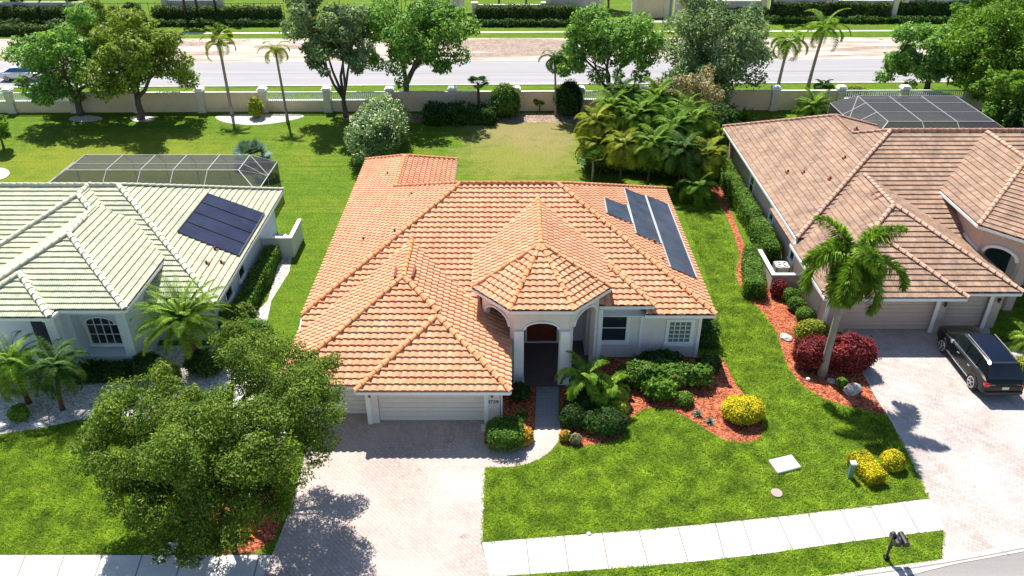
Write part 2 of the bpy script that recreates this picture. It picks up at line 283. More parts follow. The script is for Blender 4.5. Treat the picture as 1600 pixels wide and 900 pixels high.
# ---------------------------------------------------------------- mesh helpers
class MB:
    def __init__(s): s.v = []; s.f = []
    def add(s, vs_, fs): o = len(s.v); s.v += [tuple(v) for v in vs_]; s.f += [tuple(i + o for i in f) for f in fs]; return s
    def box(s, a, b):
        x0, y0, z0 = a; x1, y1, z1 = b
        return s.add([(x0,y0,z0),(x1,y0,z0),(x1,y1,z0),(x0,y1,z0),(x0,y0,z1),(x1,y0,z1),(x1,y1,z1),(x0,y1,z1)],
                     [(3,2,1,0),(4,5,6,7),(0,1,5,4),(1,2,6,5),(2,3,7,6),(3,0,4,7)])
    def bar(s, p, q, w, h):
        p, q = Vector(p), Vector(q); d = (q - p).normalized(); sd = d.cross(Vector((0, 0, 1)))
        if sd.length < 1e-3: sd = Vector((1, 0, 0))
        sd.normalize(); up = sd.cross(d).normalized(); sd = sd * w / 2; up = up * h / 2
        vs_ = [p-sd-up, p+sd-up, p+sd+up, p-sd+up, q-sd-up, q+sd-up, q+sd+up, q-sd+up]
        return s.add(vs_, [(0,1,2,3),(7,6,5,4),(0,4,5,1),(1,5,6,2),(2,6,7,3),(3,7,4,0)])
    def tube(s, pts, rad, n=8, cap=True):
        pts = [Vector(p) for p in pts]; o = len(s.v); k = len(pts)
        for i, p in enumerate(pts):
            d = (pts[min(k-1, i+1)] - pts[max(0, i-1)]).normalized()
            a = d.cross(Vector((0.31, 0.95, 0.05)));
            if a.length < 0.05: a = d.cross(Vector((1, 0, 0)))
            a.normalize(); b = d.cross(a)
            r = rad[i] if isinstance(rad, (list, tuple)) else rad
            for j in range(n):
                t = 2 * math.pi * j / n; s.v.append(tuple(p + a * math.cos(t) * r + b * math.sin(t) * r))
        for i in range(k - 1):
            for j in range(n):
                s.f.append((o+i*n+j, o+i*n+(j+1) % n, o+(i+1)*n+(j+1) % n, o+(i+1)*n+j))
        if cap: s.f.append(tuple(o + j for j in range(n))[::-1]); s.f.append(tuple(o + (k-1)*n + j for j in range(n)))
        return s
    def prism(s, pts, z0, z1):
        n = len(pts)
        return s.add([(p[0], p[1], z0) for p in pts] + [(p[0], p[1], z1) for p in pts],
                     [tuple(range(n))[::-1], tuple(range(n, 2*n))] + [(i, (i+1) % n, n + (i+1) % n, n + i) for i in range(n)])
    def build(s, name, mat, parent=None, smooth=False, bevel=0.0):
        me = bpy.data.meshes.new(name); me.from_pydata(s.v, [], s.f); me.validate()
        bm = bmesh.new(); bm.from_mesh(me); bmesh.ops.recalc_face_normals(bm, faces=bm.faces)
        if bevel > 0:
            es = [e for e in bm.edges if len(e.link_faces) == 2 and e.calc_face_angle(0) > 0.6]
            bmesh.ops.bevel(bm, geom=es, offset=bevel, segments=2, affect='EDGES', clamp_overlap=True)
        bm.to_mesh(me); bm.free()
        return link(name, me, mat, parent, smooth)
def link(name, me, mat, parent=None, smooth=False):
    me.materials.append(mat)
    if smooth: me.polygons.foreach_set('use_smooth', [True] * len(me.polygons))
    o = bpy.data.objects.new(name, me); C.objects.link(o)
    if parent is not None:
        o.parent = parent
        if LOCAL[0] == 0: o.matrix_parent_inverse = wmat(parent).inverted()
    return o
def wmat(o):
    m = o.matrix_basis.copy()
    return m if o.parent is None else wmat(o.parent) @ o.matrix_parent_inverse @ m
LOCAL = [0]     # 1 while building parts in their thing's own coordinates
def tag(o, label=None, cat=None, group=None, kind=None):
    for k, v in (('label', label), ('category', cat), ('group', group), ('kind', kind)):
        if v: o[k] = v
    return o
def thing(name, label, cat, loc=(0, 0, 0), rz=0.0, group=None):
    o = bpy.data.objects.new(name, None); C.objects.link(o); o.location = loc; o.rotation_euler = (0, 0, rz); o.empty_display_size = 0.3
    return tag(o, label, cat, group)
def struct(o): return tag(o, kind='structure')
def sheet(name, pts, z, mat, parent=None):
    me = bpy.data.meshes.new(name)
    bm = bmesh.new(); vs_ = [bm.verts.new((p[0], p[1], z)) for p in pts]; f = bm.faces.new(vs_)
    bm.normal_update()
    if f.normal.z < 0: f.normal_flip()
    bmesh.ops.triangulate(bm, faces=bm.faces); bm.to_mesh(me); bm.free()
    return link(name, me, mat, parent)
def smooth_closed(pts, it=2):
    for _ in range(it):
        q = []
        for i in range(len(pts)):
            a, b = Vector(pts[i]), Vector(pts[(i+1) % len(pts)]); q += [a * 0.75 + b * 0.25, a * 0.25 + b * 0.75]
        pts = q
    return pts
def quads(name, arr, mat, parent=None):          # arr (n,4,3)
    n = arr.shape[0]; me = bpy.data.meshes.new(name)
    me.vertices.add(n * 4); me.vertices.foreach_set('co', arr.astype(np.float32).ravel())
    me.loops.add(n * 4); me.loops.foreach_set('vertex_index', np.arange(n * 4, dtype=np.int32))
    me.polygons.add(n); me.polygons.foreach_set('loop_start', np.arange(n, dtype=np.int32) * 4)
    me.polygons.foreach_set('loop_total', np.full(n, 4, dtype=np.int32)); me.update(calc_edges=True)
    return link(name, me, mat, parent)
def leaves(cen, nor, size, rng, aspect=0.5):
    n = len(cen); nor = nor / (np.linalg.norm(nor, axis=1, keepdims=True) + 1e-9)
    r = rng.normal(size=(n, 3)); a = np.cross(nor, r); a /= (np.linalg.norm(a, axis=1, keepdims=True) + 1e-9); b = np.cross(nor, a)
    s = (size * rng.uniform(0.65, 1.35, n))[:, None]
    a = a * s; b = b * s * aspect
    return np.stack([cen - a, cen - b + nor * s * 0.12, cen + a, cen + b + nor * s * 0.12], 1)
def cloud(centers, radii, n, size, rng, aspect=0.5, up=0.5, shell=0.55, flat=0.8):
    k = len(centers); w = radii ** 2; idx = rng.choice(k, n, p=w / w.sum())
    d = rng.normal(size=(n, 3)); d /= np.linalg.norm(d, axis=1, keepdims=True)
    rr = radii[idx] * (shell + (1 - shell) * rng.uniform(0, 1, n) ** 0.7) * (1 + 0.12 * rng.normal(size=n))
    cen = centers[idx] + d * rr[:, None] * np.array([1, 1, flat])
    nor = d * 0.7 + rng.normal(size=(n, 3)) * 0.55 + np.array([0, 0, up])
    return leaves(cen, nor, size, rng, aspect)

# ---------------------------------------------------------------- tiled roofs
def tile_rows(bmr, poly, e, org, tw, crs, amp, thick, kind, rng, lay):
    """adds one roof plane of real tile courses, clipped to the convex polygon"""
    poly = [Vector(p) for p in poly]; e = Vector(e).normalized(); org = Vector(org)
    n = Vector((0, 0, 0))
    for i in range(len(poly)):
        n += (poly[i] - poly[0]).cross(poly[(i+1) % len(poly)] - poly[0])
    n.normalize()
    if n.z < 0: n = -n
    s = n.cross(e).normalized()
    if s.z < 0: s = -s
    P2 = [((p - org).dot(e), (p - org).dot(s)) for p in poly]
    off = (poly[0] - org).dot(n)
    b0 = min(p[1] for p in P2); b1 = max(p[1] for p in P2)
    bm = bmesh.new(); L = bm.faces.layers.float.new('tone')
    if kind == 'S': us = [0, .07, .2, .4, .62, .84, .95]; hs = [-.1, .58, .95, 1.0, .72, .12, -.1]
    else: us = [0, .08, .42, .5, .58, .92]; hs = [0, 1, 1, 0, 1, 1]
    j0 = math.floor(b0 / crs + 1e-4); j1 = math.ceil(b1 / crs - 1e-4)
    for j in range(j0, j1):
        lo, hi = j * crs, (j + 1) * crs
        xs = []
        for i in range(len(P2)):
            (xa, ya), (xb, yb) = P2[i], P2[(i+1) % len(P2)]
            for y in (lo, hi):
                if (ya - y) * (yb - y) <= 0 and abs(ya - yb) > 1e-6: xs.append(xa + (xb - xa) * (y - ya) / (yb - ya))
            for x, y in ((xa, ya),):
                if lo <= y <= hi: xs.append(x)
        if not xs: continue
        i0 = math.floor(min(xs) / tw) - 1; i1 = math.ceil(max(xs) / tw) + 1
        cols = []
        jit = rng.uniform(-0.006, 0.006)
        for i in range(i0, i1):
            for u, h in zip(us, hs): cols.append((i * tw + u * tw, h * amp, i))
        low, top, base = [], [], []
        for a, h, i in cols:
            ti = ((i * 7919 + j * 104729) % 97) / 97 * 0.012 - 0.006
            pa = org + e * a
            low.append(bm.verts.new(pa + s * (lo + jit + ti) + n * (off + h + thick)))
            top.append(bm.verts.new(pa + s * (hi + 0.01) + n * (off + h * 0.92 + 0.004)))
            base.append(bm.verts.new(pa + s * (lo + jit + ti + 0.004) + n * (off - 0.01)))
        tone = {}
        for k in range(len(cols) - 1):
            i = cols[k][2]
            if i not in tone: tone[i] = rng.random()
            for f in ((low[k], low[k+1], top[k+1], top[k]), (base[k], base[k+1], low[k+1], low[k])):
                ff = bm.faces.new(f); ff[L] = tone[i]; ff.smooth = False
    # clip
    cen = sum(poly, Vector()) / len(poly)
    for i in range(len(poly)):
        p, q = poly[i], poly[(i+1) % len(poly)]; ed = (q - p)
        if ed.length < 1e-4: continue
        m_ = ed.cross(n).normalized()
        if (cen - p).dot(m_) > 0: m_ = -m_
        bmesh.ops.bisect_plane(bm, geom=bm.verts[:] + bm.edges[:] + bm.faces[:], dist=1e-5, plane_co=p, plane_no=m_, clear_outer=True)
    bmesh.ops.recalc_face_normals(bm, faces=bm.faces)
    tmp = bpy.data.meshes.new('tmp'); bm.to_mesh(tmp); bm.free(); bmr.from_mesh(tmp); bpy.data.meshes.remove(tmp)
class Roof:
    def __init__(s, kind, tw, crs, amp, thick, seed, pitch=0.49):
        s.bm = bmesh.new(); s.bm.faces.layers.float.new('tone'); s.capl = []
        s.kw = (tw, crs, amp, thick, kind, random.Random(seed)); s.p = pitch; s.under = MB(); s.gut = MB(); s.rng = random.Random(seed + 1)
    def plane(s, poly, e, org=None):
        tile_rows(s.bm, poly, e, org or poly[0], *s.kw, None)
        s.under.add([Vector(p) - Vector((0, 0, 0.03)) for p in poly], [tuple(range(len(poly)))])
    def caps(s, p, q, r=0.125, step=0.40):
        p, q = Vector(p), Vector(q); d = (q - p); Ln = d.length; d.normalize(); k = max(1, int(Ln / step)); cap = bmesh.new(); s.capl.append(cap); cap.faces.layers.float.new('tone')
        sd = d.cross(Vector((0, 0, 1))).normalized(); up = sd.cross(d).normalized(); L = cap.faces.layers.float.active
        lowfirst = p.z <= q.z + 0.01
        if not lowfirst: p, q = q, p; d = -d; sd = -sd
        for i in range(k):
            a = p + d * (Ln * i / k - 0.03); b = p + d * (Ln * (i + 1) / k + 0.04); t = s.rng.random()
            ra, rb = r * 1.06, r * 0.93; rows = []
            jit = s.rng.uniform(-0.012, 0.012)
            for c, rr, lift in ((a, ra, 0.075), (b, rb, 0.05)):
                rows.append([cap.verts.new(c + sd * (math.cos(th) * rr + jit) + up * (math.sin(th) * rr * 0.95 + lift - 0.01)) for th in [math.pi * x / 7 - 0.18 + 0.36 * x / 7 * 0 for x in range(8)]])
            for j in range(7):
                f = cap.faces.new((rows[0][j], rows[0][j+1], rows[1][j+1], rows[1][j])); f[L] = t; f.smooth = True
            cap.faces.new(rows[0])[L] = t * 0.3
    def gutter(s, pts, w=0.13, h=0.15):
        for p, q in zip(pts[:-1], pts[1:]):
            dz = Vector((0, 0, 0.05))
            s.gut.bar(Vector(p) - dz, Vector(q) - dz, w, h)
    def soffit(s, x0, x1, y0, y1, z): s.gut.box((x0, y0, z - 0.03), (x1, y1, z))
    def wing(s, x0, x1, y0, yb, ze, front=True, left=True, right=True):
        h = (x1 - x0) / 2; xm = (x0 + x1) / 2; zr = ze + h * s.p; ap = (xm, y0 + h, zr)
        if front: s.plane([(x0, y0, ze), (x1, y0, ze), ap], (1, 0, 0))
        if left: s.plane([(x0, y0, ze), ap, (xm, yb, zr), (x0, yb, ze)], (0, 1, 0))
        if right: s.plane([(x1, y0, ze), (x1, yb, ze), (xm, yb, zr), ap], (0, 1, 0))
        return ap, (xm, yb, zr)
    def build(s, parent, mat, capmat):
        out = []
        for nm, b, m in [('roof', s.bm, mat)] + [('ridge_cap', q_, capmat) for q_ in s.capl]:
            me = bpy.data.meshes.new(nm)
            b.to_mesh(me); b.free(); o = link(nm, me, m, parent if nm == 'roof' else out[0]); out.append(o)
        s.under.build('roof_deck', M['flash'], out[0])
        s.gut.build('gutter', M['white'], parent)
        return out[0]
def arch_panel(mb, p0, p1, z0, ztop, t, c0, c1, spring, rise, n=14):
    """wall from p0 to p1 (plan), thickness t, opening between fractions c0..c1 with an arched head"""
    p0, p1 = Vector((*p0, 0)), Vector((*p1, 0)); d = p1 - p0; nn = d.cross(Vector((0, 0, 1))).normalized() * t
    def at(fr, z, k): return p0 + d * fr + nn * k + Vector((0, 0, z))
    def slab(fa, fb, za0, zb0, zt):
        vs_ = [at(fa, za0, 0), at(fb, zb0, 0), at(fb, zt, 0), at(fa, zt, 0), at(fa, za0, -1), at(fb, zb0, -1), at(fb, zt, -1), at(fa, zt, -1)]
        mb.add(vs_, [(0,1,2,3),(7,6,5,4),(0,4,5,1),(2,6,7,3),(1,5,6,2),(3,7,4,0)])
    slab(0, c0, z0, z0, ztop); slab(c1, 1, z0, z0, ztop)
    for i in range(n):
        a, b = i / n, (i + 1) / n
        za = spring + rise * math.sqrt(max(0, 1 - (2 * a - 1) ** 2)); zb = spring + rise * math.sqrt(max(0, 1 - (2 * b - 1) ** 2))
        slab(c0 + (c1 - c0) * a, c0 + (c1 - c0) * b, za, zb, ztop)
def arch_trim(mb, p0, p1, c0, c1, spring, rise, n=16, w=0.09, proud=0.04):
    p0, p1 = Vector((*p0, 0)), Vector((*p1, 0)); d = p1 - p0; nn = d.cross(Vector((0, 0, 1))).normalized() * proud
    pts = [p0 + d * (c0 + (c1 - c0) * i / n) + nn + Vector((0, 0, spring + rise * math.sqrt(max(0, 1 - (2 * i / n - 1) ** 2)) + 0.03)) for i in range(n + 1)]
    for a, b in zip(pts[:-1], pts[1:]): mb.bar(a, b, w, w)
def window(parent, x0, x1, z0, z1, y, face='y-', cols=2, rows=2, glass='glass', frame='white', trim=0.12, arch=0.0):
    """face y-: looks to the camera at plane y; x+/x-: side walls with x0,x1 as Y range and y as X"""
    F = MB(); Gm = MB(); B = MB()
    def bx(m, a0, a1, c0, c1, d0, d1):
        if face == 'y-': m.box((a0, y - d1, c0), (a1, y - d0, c1))
        elif face == 'x+': m.box((y + d0, a0, c0), (y + d1, a1, c1))
        else: m.box((y - d1, a0, c0), (y - d0, a1, c1))
    bx(B, x0 - trim, x0, z0 - trim, z1 + trim, 0.003, 0.07); bx(B, x1, x1 + trim, z0 - trim, z1 + trim, 0.003, 0.07)
    bx(B, x0, x1, z1, z1 + trim, 0.003, 0.07); bx(B, x0 - trim - .04, x1 + trim + .04, z0 - trim - .05, z0 - 0.002, 0.003, 0.11)
    bx(Gm, x0, x1, z0, z1, 0.003, 0.015)
    t = 0.035
    for i in range(cols + 1):
        x = x0 + (x1 - x0) * i / cols; bx(F, max(x0, x - t / 2), min(x1, x + t / 2), z0, z1, 0.016, 0.045)
    for i in range(rows + 1):
        z = z0 + (z1 - z0) * i / rows; bx(F, x0 + .001, x1 - .001, max(z0, z - t / 2), min(z1, z + t / 2), 0.017, 0.042)
    w = B.build('window', M[frame], parent); F.build('frame', M[frame], w); Gm.build('pane', M[glass], w)
    return w
def garage_door(parent, x0, x1, y, h, mat, panels=8, cols=1):
    m = MB(); m.box((x0, y, 0.02), (x1, y + 0.05, h))
    ph = h / panels
    for r in range(panels):
        z0 = r * ph + 0.03
        m.box((x0 + .01, y - 0.022, z0), (x1 - .01, y - 0.002, z0 + ph - 0.035))
    return m.build('garage_door', mat, parent)
def vent_pipe(parent, x, y, z):
    m = MB(); m.tube([(x, y, z - 0.1), (x, y, z + 0.22)], 0.06, 8)
    m.box((x - .14, y - .14, z - 0.05), (x + .14, y + .14, z + 0.06)); m.build('vent_pipe', M['flash'], parent)
def wall_lamp(parent, x, y, z):
    m = MB(); m.box((x - .06, y - .03, z - .08), (x + .06, y - .002, z + .08)); m.tube([(x, y - .1, z - .13), (x, y - .1, z - .02), (x, y - .1, z + .1), (x, y - .1, z + .17)], [.04, .07, .09, .02], 8)
    m.build('wall_lamp', M['bronze'], parent)

# ================================================================= GROUND
def gp(lst, z=0.0): return [tuple(G(x, y)) for x, y in lst]
struct(sheet('ground', [(-600, -60), (600, -60), (600, 900), (-600, 900)], 0.0, M['grass']))
def band(name, yl, yr, yl2, yr2, z, mat, kind='structure', x0=-900, x1=2500):
    def pt(x, yl, yr): return G(x, yl + (yr - yl) * x / 1600) if 0 <= x <= 1600 else (G(0 if x < 0 else 1600, yl if x < 0 else yr) + (G(1600, yr) - G(0, yl)) * (x / 1600 if x < 0 else (x - 1600) / 1600))
    a, b = pt(x0, yl, yr), pt(x1, yl, yr); c, d = pt(x1, yl2, yr2), pt(x0, yl2, yr2)
    return struct(sheet(name, [a, b, c, d], z, mat))
band('far_road', 137, 127.5, 99, 91, 0.012, M['asphalt'])
band('median', 99, 91, 61, 58, 0.010, M['sand'])
band('kerb', 137.6, 128.4, 136.2, 127, 0.05, M['curb'])
band('far_kerb', 99.8, 91.8, 98.6, 90.6, 0.03, M['curb'])
band('far_path', 54, 48, 52.2, 46.2, 0.012, M['walk'])
band('far_verge', 37.2, 34.2, 34, 31, 0.012, M['conc'])
struct(sheet('bare_ground', smooth_closed(gp([(690, 62), (860, 60), (905, 66), (900, 78), (800, 82), (700, 79)])), 0.016, M['dirt']))
for pts in ([(395, 72), (430, 69), (480, 71), (470, 77), (400, 77)], [(700, 84), (860, 80), (900, 84), (840, 88), (720, 89)], [(1290, 76), (1400, 71), (1420, 75), (1320, 78)], [(200, 66), (300, 64), (340, 70), (240, 74)]):
    struct(sheet('bare_ground', smooth_closed(gp(pts)), 0.017, M['dirt']))
band('road_seam', 118, 110.5, 117.3, 109.8, 0.016, M['joint']); band('road_line', 124.3, 116, 123.8, 115.5, 0.016, M['conc'])
# lots
struct(sheet('mulch_strip', smooth_closed(gp([(525, 182), (600, 178), (760, 177), (1000, 177), (1010, 189), (880, 192), (780, 191), (640, 192), (540, 188)])), 0.006, M['leaflitter']))
struct(sheet('stone_bed', smooth_closed(gp([(334, 183), (345, 179), (400, 178), (470, 178), (478, 182), (452, 189), (415, 195), (370, 195), (345, 190)]), 2), 0.008, M['gravel']))
for pts in ([(105, 185), (125, 179), (150, 181), (165, 186), (140, 191), (112, 190)], [(200, 184), (225, 179), (245, 184), (235, 191), (208, 190)], [(-20, 262), (8, 262), (18, 270), (5, 281), (-20, 281)]):
    struct(sheet('stone_bed', smooth_closed(gp(pts)), 0.008, M['gravel']))
# main driveway + curved walk
drive = gp([(470, 640), (757, 640)]) + gp([(790, 700), (815, 699), (829, 690), (836, 668), (836, 658), (874, 658), (876, 672), (872, 690), (860, 706), (842, 718), (822, 726), (800, 730), (757, 731), (755, 790), (752, 848), (765, 898), (790, 960), (800, 1060), (395, 1060), (410, 900), (425, 868), (448, 810), (470, 740), (480, 690)])
struct(sheet('driveway', drive, 0.012, M['paver']))
struct(sheet('path', gp([(836, 667), (873, 667), (873, 600), (838, 600)]), 0.016, M['paver_path']))
# border course of the driveway
def strip(name, line, w, z, mat):
    pts = [Vector(p) for p in line]; L_, R_ = [], []
    for i, p in enumerate(pts):
        d = (pts[min(i+1, len(pts)-1)] - pts[max(i-1, 0)]).normalized(); nrm = Vector((-d.y, d.x, 0)) * w / 2
        L_.append(p + nrm); R_.append(p - nrm)
    m = MB()
    for i in range(len(pts) - 1):
        m.add([(*L_[i].xy, z), (*L_[i+1].xy, z), (*R_[i+1].xy, z), (*R_[i].xy, z)], [(0, 1, 2, 3)])
    return struct(m.build(name, mat))
strip('driveway_border', gp([(757, 731), (755, 790), (752, 848)]), 0.1, 0.016, M['curb'])
# sidewalks
struct(sheet('sidewalk', gp([(-300, 868), (425, 868), (410, 906), (404, 925), (-300, 925)]), 0.03, M['walk']))
for px in (-30, 40, 101, 160, 222, 285, 345, 405):
    strip('sidewalk_joint', gp([(px, 868.5), (px - 22 + px * 0.02, 924)]), 0.045, 0.034, M['joint'])
rw_top = [(753, 848), (880, 838), (1000, 829), (1100, 820), (1200, 810), (1330, 795), (1452, 780)]
rw_bot = [(1474, 829), (1390, 839), (1300, 851), (1200, 865.5), (1100, 877), (1000, 886), (900, 893), (766, 902)]
struct(sheet('sidewalk', gp(rw_top + [(1464, 797), (1471, 812)] + rw_bot), 0.03, M['walk']))
def yat(lst, x):
    l = sorted(lst)
    for a, b in zip(l[:-1], l[1:]):
        if a[0] <= x <= b[0]: return a[1] + (b[1] - a[1]) * (x - a[0]) / (b[0] - a[0])
    return l[-1][1]
for px, dx in ((822, 6), (881, 8), (941, 10), (998, 15), (1059, 16), (1118, 14), (1160, 17), (1215, 23), (1262, 26), (1313, 24), (1360, 24), (1410, 26)):
    strip('sidewalk_joint', gp([(px, yat(rw_top, px) + 0.6), (px + dx, yat(rw_bot, px + dx) - 0.6)]), 0.045, 0.034, M['joint'])
# dark soil edge where the turf meets the walk
strip('turf_edge', gp([(x, y - 1.2) for x, y in rw_top]), 0.09, 0.02, M['barkdark'])
strip('turf_edge', gp([(-60, 867.2), (424, 867.2)]), 0.08, 0.02, M['barkdark'])
# street, kerb and gutter pan at the lower right
kt = [(1700, 826), (1560, 856), (1470, 874.5), (1400, 884), (1292, 900), (1180, 916), (1000, 940), (780, 965)]
kb = [(760, 1010), (1000, 980), (1180, 948), (1320, 920), (1400, 905), (1490, 882), (1600, 862), (1700, 845)]
struct(sheet('kerb', gp(kt + kb), 0.022, M['curb']))
struct(sheet('street', gp([(1700, 845), (1600, 862), (1490, 882), (1400, 905), (1320, 920), (1180, 948), (1000, 980), (760, 1010), (400, 1030), (-400, 1030), (-400, 1900), (2400, 1900), (2400, 845)]), 0.008, M['asphalt2']))
strip('kerb_joint', gp([(1560, 858), (1578, 868)]), 0.03, 0.027, M['joint']); strip('kerb_joint', gp([(1415, 884), (1432, 899)]), 0.03, 0.027, M['joint'])
strip('kerb_line', gp([(1300, 906), (1400, 892), (1478, 880), (1560, 865), (1690, 838)]), 0.05, 0.0265, M['joint'])
# neighbour driveway on the right
struct(sheet('driveway', gp([(1300, 492), (1545, 492), (1548, 540), (1600, 530), (1640, 560), (1680, 640), (1760, 815), (1700, 826), (1560, 856), (1472, 874), (1474, 829), (1464, 797), (1450, 779), (1430, 735), (1409, 690), (1396, 660), (1370, 620), (1345, 572), (1330, 545), (1310, 512)]), 0.010, M['paver_far']))
strip('driveway_border', gp([(1345, 574), (1370, 622), (1396, 662), (1409, 692)]), 0.09, 0.015, M['curb'])
struct(sheet('path', gp([(1548, 542), (1680, 542), (1690, 556), (1566, 553)]), 0.014, M['walk']))
struct(sheet('mulch_bed', gp([(1560, 554), (1690, 557), (1760, 640), (1610, 610)]), 0.006, M['mulch']))
for sx_, sy_, w_, h_ in ((700, 690, 9, 3), (655, 735, 6, 2.5), (610, 700, 7, 2), (725, 838, 12, 5), (1480, 700, 10, 4), (1440, 745, 6, 3), (1520, 760, 8, 3)):
    struct(sheet('paving_stain', smooth_closed(gp([(sx_ - w_, sy_), (sx_ - w_ * .2, sy_ - h_), (sx_ + w_ * .9, sy_ - h_ * .4), (sx_ + w_ * .5, sy_ + h_), (sx_ - w_ * .6, sy_ + h_ * .8)])), 0.0152, M['stain']))
# mulch beds
struct(sheet('mulch_bed', gp([(874, 560), (1128, 560), (1138, 574), (1148, 601)]) [:3] + smooth_closed(gp([(1138, 574), (1144, 590), (1150, 600), (1168, 622), (1188, 650), (1194, 672), (1184, 688), (1160, 692), (1130, 688), (1105, 672), (1080, 657), (1050, 641), (1030, 637), (1005, 640), (988, 652), (978, 668), (973, 685), (945, 693), (905, 698), (876, 696), (876, 660), (874, 600)]), 0)[1:], 0.006, M['mulch']))
struct(sheet('mulch_bed', gp([(780, 603), (836, 603), (836, 668), (829, 690), (815, 699), (790, 701), (757, 695), (757, 655)]), 0.0145, M['mulch']))
struct(sheet('mulch_bed', smooth_closed(gp([(1106, 288), (1124, 284), (1142, 330), (1170, 400), (1200, 450), (1260, 470), (1300, 490), (1345, 572), (1372, 622), (1396, 662), (1385, 650), (1340, 640), (1290, 625), (1252, 602), (1228, 570), (1214, 520), (1190, 485), (1166, 465), (1152, 440), (1150, 415), (1157, 400), (1140, 345), (1115, 305)]), 1), 0.006, M['mulch']))
struct(sheet('mulch_bed', smooth_closed(gp([(1311, 714), (1330, 706), (1350, 725), (1388, 750), (1386, 760), (1365, 763), (1340, 757), (1325, 742)]), 2), 0.006, M['mulch']))
struct(sheet('mulch_bed', smooth_closed(gp([(310, 830), (340, 780), (420, 750), (448, 790), (420, 862), (330, 866), (300, 860)]), 1), 0.006, M['mulch']))
struct(sheet('gravel_bed', gp([(-200, 540), (350, 540), (418, 470), (438, 402), (456, 402), (452, 425), (424, 470), (405, 560), (455, 640), (440, 700), (380, 690), (300, 680), (250, 668), (190, 648), (128, 655), (60, 670), (10, 677), (-200, 700)]), 0.005, M['gravel']))

# ================================================================= MAIN HOUSE
H = thing('house', 'white stucco house with a large orange barrel tile hip roof and arched entry', 'house', (0, 37, 0))
r = Roof('S', 0.33, 0.335, 0.068, 0.062, 11)
zf = lambda Y: 3 + (Y - 32.8) * 0.49
E1, W1_, = 10.0, -10.3
# main block
LP = (-2.8, 40.3, 6.675); RP_ = (2.5, 40.3, 6.675)
r.plane([(W1_, 32.8, 3), (-1.6, 32.8, 3), (-1.6, 40.3, 6.675), LP], (1, 0, 0), (W1_, 32.8, 3))
r.plane([(-1.6, 34.2, zf(34.2)), (6.6, 34.2, zf(34.2)), (6.6, 36.2, zf(36.2)), RP_, (-1.6, 40.3, 6.675)], (1, 0, 0), (W1_, 32.8, 3))
r.plane([(6.6, 32.8, 3), (E1, 32.8, 3), (6.6, 36.2, zf(36.2))], (1, 0, 0), (W1_, 32.8, 3))
r.plane([(W1_, 31.68, 2.45), (-8.2, 31.68, 2.45), (-8.2, 32.8, 3), (W1_, 32.8, 3)], (1, 0, 0), (W1_, 32.8, 3))
r.plane([(W1_, 32.8, 3), LP, (-7.1, 44.6, 4.568), (W1_, 44.6, 3)], (0, 1, 0), (W1_, 32.8, 3))
r.plane([(W1_, 44.6, 3), (-7.1, 44.6, 4.568), (-7.1, 49.6, 4.568), (W1_, 52.8, 3)], (0, 1, 0), (W1_, 32.8, 3))
r.plane([(E1, 32.8, 3), (E1, 47.8, 3), RP_], (0, 1, 0))
r.plane([(-7.1, 44.6, 4.568), LP, RP_, (E1, 47.8, 3), (-3.9, 47.8, 3)], (1, 0, 0), (E1, 47.8, 3))
r.plane([(-3.9, 44.0, 3), (-3.9, 52.8, 3), (-7.1, 49.6, 4.568), (-7.1, 44.0, 4.568)], (0, 1, 0), (-3.9, 52.8, 3))
r.plane([(W1_, 52.8, 3), (-7.1, 49.6, 4.568), (-3.9, 52.8, 3)], (1, 0, 0))
for a, b in (((W1_, 32.8, 3), LP), (LP, RP_), ((E1, 32.8, 3), RP_), ((-7.1, 44.6, 4.568), LP), ((E1, 47.8, 3), RP_), ((-7.1, 44.6, 4.568), (-7.1, 49.6, 4.568)),
             ((W1_, 52.8, 3), (-7.1, 49.6, 4.568)), ((-3.9, 52.8, 3), (-7.1, 49.6, 4.568))): r.caps(a, b)
# garage block B (wide) and A (front)
xb0, xb1, yb0, ze = -10.4, -0.08, 27.9, 2.45
apB = (-5.24, 33.06, ze + 5.16 * .49); endB = (-5.24, 37.4, apB[2])
apA = (-3.47, 30.89, ze + 3.39 * .49)
r.plane([(xb0, yb0, ze), (xb1, yb0, ze), apB], (1, 0, 0))
r.plane([(xb0, yb0, ze), apB, endB, (xb0, 37.4, ze)], (0, 1, 0))
r.plane([(xb1, 27.5, ze), (xb1, 33.06, ze), (-3.47, 33.06, apA[2]), apA], (0, 1, 0), (xb1, 27.5, ze))
r.plane([(-3.47, 31.29, apA[2]), (-3.47, 33.06, apA[2]), apB], (0, 1, 0), (xb1, 27.5, ze))
r.plane([(xb1, 33.06, ze), (xb1, 37.4, ze), endB, apB], (0, 1, 0), (xb1, 27.5, ze))
r.plane([(-6.86, 27.5, ze), (xb1, 27.5, ze), apA], (1, 0, 0))
r.plane([(-6.86, 27.5, ze), apA, (-3.47, 31.4, apA[2]), (-6.86, 31.4, ze)], (0, 1, 0))
for a, b in (((xb0, yb0, ze), apB), ((-3.5, 31.3, apA[2]), apB), (apB, (-5.24, 38.0 - 0.8, apB[2])), ((-6.86, 27.5, ze), apA), ((xb1, 27.5, ze), apA)): r.caps(a, b)
